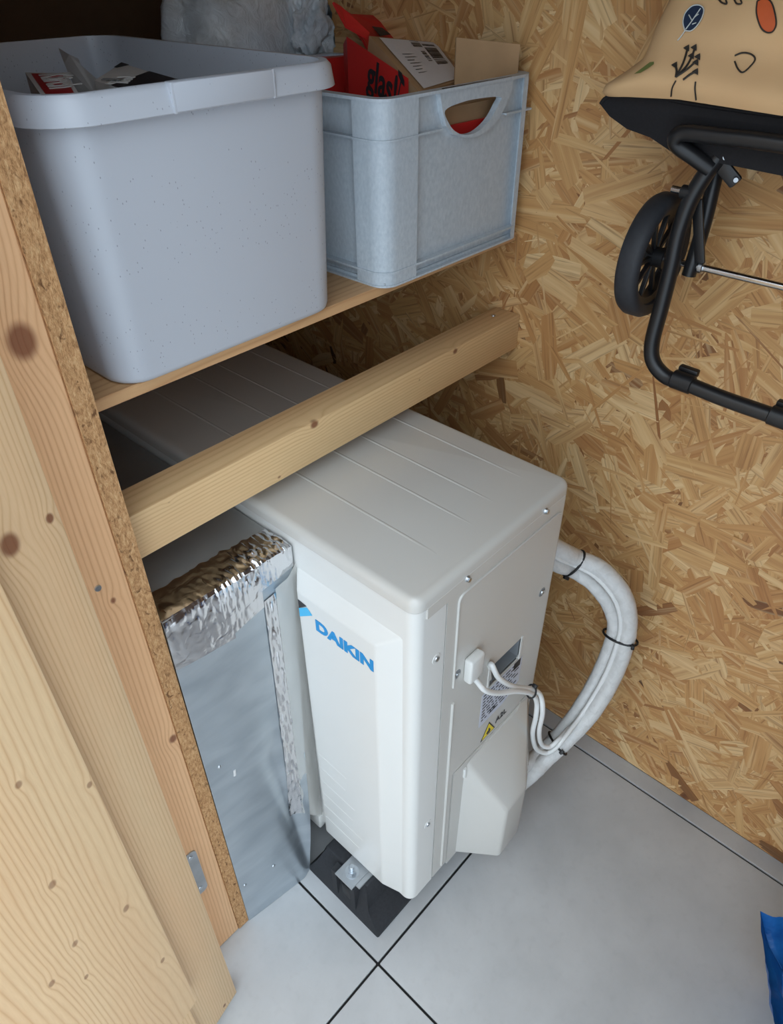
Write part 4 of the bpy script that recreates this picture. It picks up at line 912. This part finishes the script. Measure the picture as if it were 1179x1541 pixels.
# links and bolts
bm = BM(); a, b_ = X(1078, 238, .515), X(1104, 270, .520); obox(bm, (a+b_)/2, b_-a, (1, 0, 0), (1, 0, 0), (b_-a).length+.012, .016, .006, .003); lk = new('link_plate', bm, M['black_tube'], tr, 40)
cross_screw(lk, X(1108, 271, .514), (-1, -.3, .1), .0030, M['zinc_dull']); cross_screw(lk, X(1092, 237, .508), (-1, -.3, .1), .0030, M['zinc_dull'])
bm = BM(); a, b_ = X(1050, 300, .520), X(1054, 396, .528); obox(bm, (a+b_)/2, b_-a, (0, 1, 0), (1, 0, 0), (b_-a).length, .012, .004, .001); lk = new('link_plate', bm, M['black_tube'], tr, 40)
cross_screw(lk, X(1053, 294, .512), (-1, -.3, .1), .0030, M['zinc_dull'])
bm = BM(); a = X(1012, 284, .508); b_ = X(1030, 288, .508); cyl(bm, a, b_ + (b_-a)*.6, .0038, 12); new('pivot_bolt', bm, M['steel'], tr, 40)
bm = BM(); cyl(bm, X(1026, 288, .507), X(1042, 291, .507), .0075, 14, bev=.001); new('pivot_sleeve', bm, M['black_nylon'], tr, 40)
# axle and wheel
axc = X(1045, 400, .533); bm = BM(); cyl(bm, (axc.x, axc.y+.075, axc.z), (axc.x, axc.y-.34, axc.z), .0042, 14); new('axle', bm, M['steel'], tr, 60)
bm = BM(); cyl(bm, (axc.x, axc.y-.006, axc.z), (axc.x, axc.y-.012, axc.z), .0075, 14, bev=.001); new('axle_cap', bm, M['zinc'], tr, 40)
def wheel(yc):
    wc = Vector((axc.x, yc, axc.z)); R_ = .073; hw = .015
    bm = BM(); prof = [(R_-.016, -hw*.8), (R_-.008, -hw), (R_-.003, -hw*.85), (R_, -hw*.5), (R_, hw*.5), (R_-.003, hw*.85), (R_-.008, hw), (R_-.016, hw*.8), (R_-.018, 0)]
    V = []; n = 56
    for i in range(n):
        a = 2*math.pi*i/n; V.append([bm.verts.new(wc + Vector((r*math.cos(a), h, r*math.sin(a)))) for r, h in prof])
    for i in range(n):
        for k in range(len(prof)): bm.faces.new((V[i][k], V[i][(k+1) % len(prof)], V[(i+1) % n][(k+1) % len(prof)], V[(i+1) % n][k]))
    wh = new('wheel', bm, M['tyre'], tr, 50); wh['label'] = 'dark grey wheel with spokes'
    bm = BM(); V = []; prof2 = [(R_-.016, -hw*.55), (R_-.016, hw*.55), (R_-.024, hw*.4), (R_-.024, -hw*.4)]
    for i in range(n):
        a = 2*math.pi*i/n; V.append([bm.verts.new(wc + Vector((r*math.cos(a), h, r*math.sin(a)))) for r, h in prof2])
    for i in range(n):
        for k in range(4): bm.faces.new((V[i][k], V[i][(k+1) % 4], V[(i+1) % n][(k+1) % 4], V[(i+1) % n][k]))
    new('rim_ring', bm, M['black_nylon'], wh, 40)
    bm = BM(); cyl(bm, wc + Vector((0, hw*1.1, 0)), wc - Vector((0, hw*1.1, 0)), .012, 20, bev=.001); new('hub', bm, M['black_nylon'], wh, 40)
    for k in range(10):
        a = 2*math.pi*k/10; d = Vector((math.cos(a), 0, math.sin(a))); bm = BM(); obox(bm, wc + d*.030, d, (0, 1, 0), (0, 1, 0), .044, .005, .006, .0008); new('spoke', bm, M['black_nylon'], wh, 30)
wheel(axc.y+.052); wheel(axc.y-.36)
bm = BM(); hk = Vector((XW-.001, top.y-.15, top.z+.60)); box(bm, XW-.006, XW-.0012, hk.y-.02, hk.y+.02, hk.z-.03, hk.z+.05, .001, 1); hkE = thing('wall_hook', 'steel wall hook holding the trolley handle', 'hook', (XW, hk.y, hk.z)); new('hook_plate', bm, M['zinc_dull'], hkE, 30)
bm = BM(); tube(bm, spline([(XW-.005, hk.y, hk.z+.03), (XW-.04, hk.y, hk.z+.028), (XW-.075, hk.y, hk.z+.045), (XW-.08, hk.y, hk.z+.07)], 6), .005, 10); new('hook_arm', bm, M['zinc_dull'], hkE, 60)

# ------------------------------------------------------------------ blue bag on the floor, bottom right
tipz = .20; tip = at(1140, 1369, 'z', tipz); e1 = Vector((.48, -.88, 0)).normalized(); e2 = Vector((-.88, -.48, 0)).normalized()
LA, LB = .14, .20; bc = tip + e1*LA/2 + e2*LB/2; bc.z = 0
def bl(u_, v_):
    a = u_*2*math.pi; c_, s_ = math.cos(a), math.sin(a); sq = max(abs(c_), abs(s_)); k = 1/sq*(.90+.10*sq)     # squarish plan
    f = .34 + .66*v_; p = bc + e1*(.05*(1-v_)) - e2*(.05*(1-v_)) + (e1*c_*k*LA/2 + e2*s_*k*LB/2)*f
    n_ = noise.noise(Vector((c_*2.2, s_*2.2, v_*4)))*.016 + abs(noise.noise(Vector((c_*4, s_*4, v_*7+3))))*.012
    d = (p-bc); d.z = 0; d = d.normalized() if d.length else d
    return Vector((p.x, p.y, .002 + v_*(tipz-.002))) - d*(n_*(1-v_*.6)) + Vector((0, 0, .010*noise.noise(Vector((c_*2, s_*2, 5)))*v_))
grid(bm := BM(), bl, 96, 28); bmesh.ops.remove_doubles(bm, verts=bm.verts, dist=1e-5)
bb = thing('blue_carrier_bag', 'crumpled blue plastic carrier bag on the floor at the right', 'bag', (bc.x, bc.y, 0)); new('bag_wall', bm, M['blue'], bb, 80)
bm = BM(); R0 = [bl(k/96, 1) for k in range(96)]; rings = [[bm.verts.new(p) for p in R0]]
for j, (f, dz) in enumerate(((.9, -.012), (.7, -.035), (.45, -.05), (.2, -.05))):
    rings.append([bm.verts.new(Vector((bc.x+(p.x-bc.x)*f, bc.y+(p.y-bc.y)*f, tipz+dz+.02*noise.noise(Vector((p.x*20, p.y*20, j)))))) for p in R0])
for A, B in zip(rings, rings[1:]):
    for k in range(96): bm.faces.new((A[k], A[(k+1) % 96], B[(k+1) % 96], B[k]))
bm.faces.new(rings[-1]); new('bag_fold', bm, M['blue'], bb, 60)
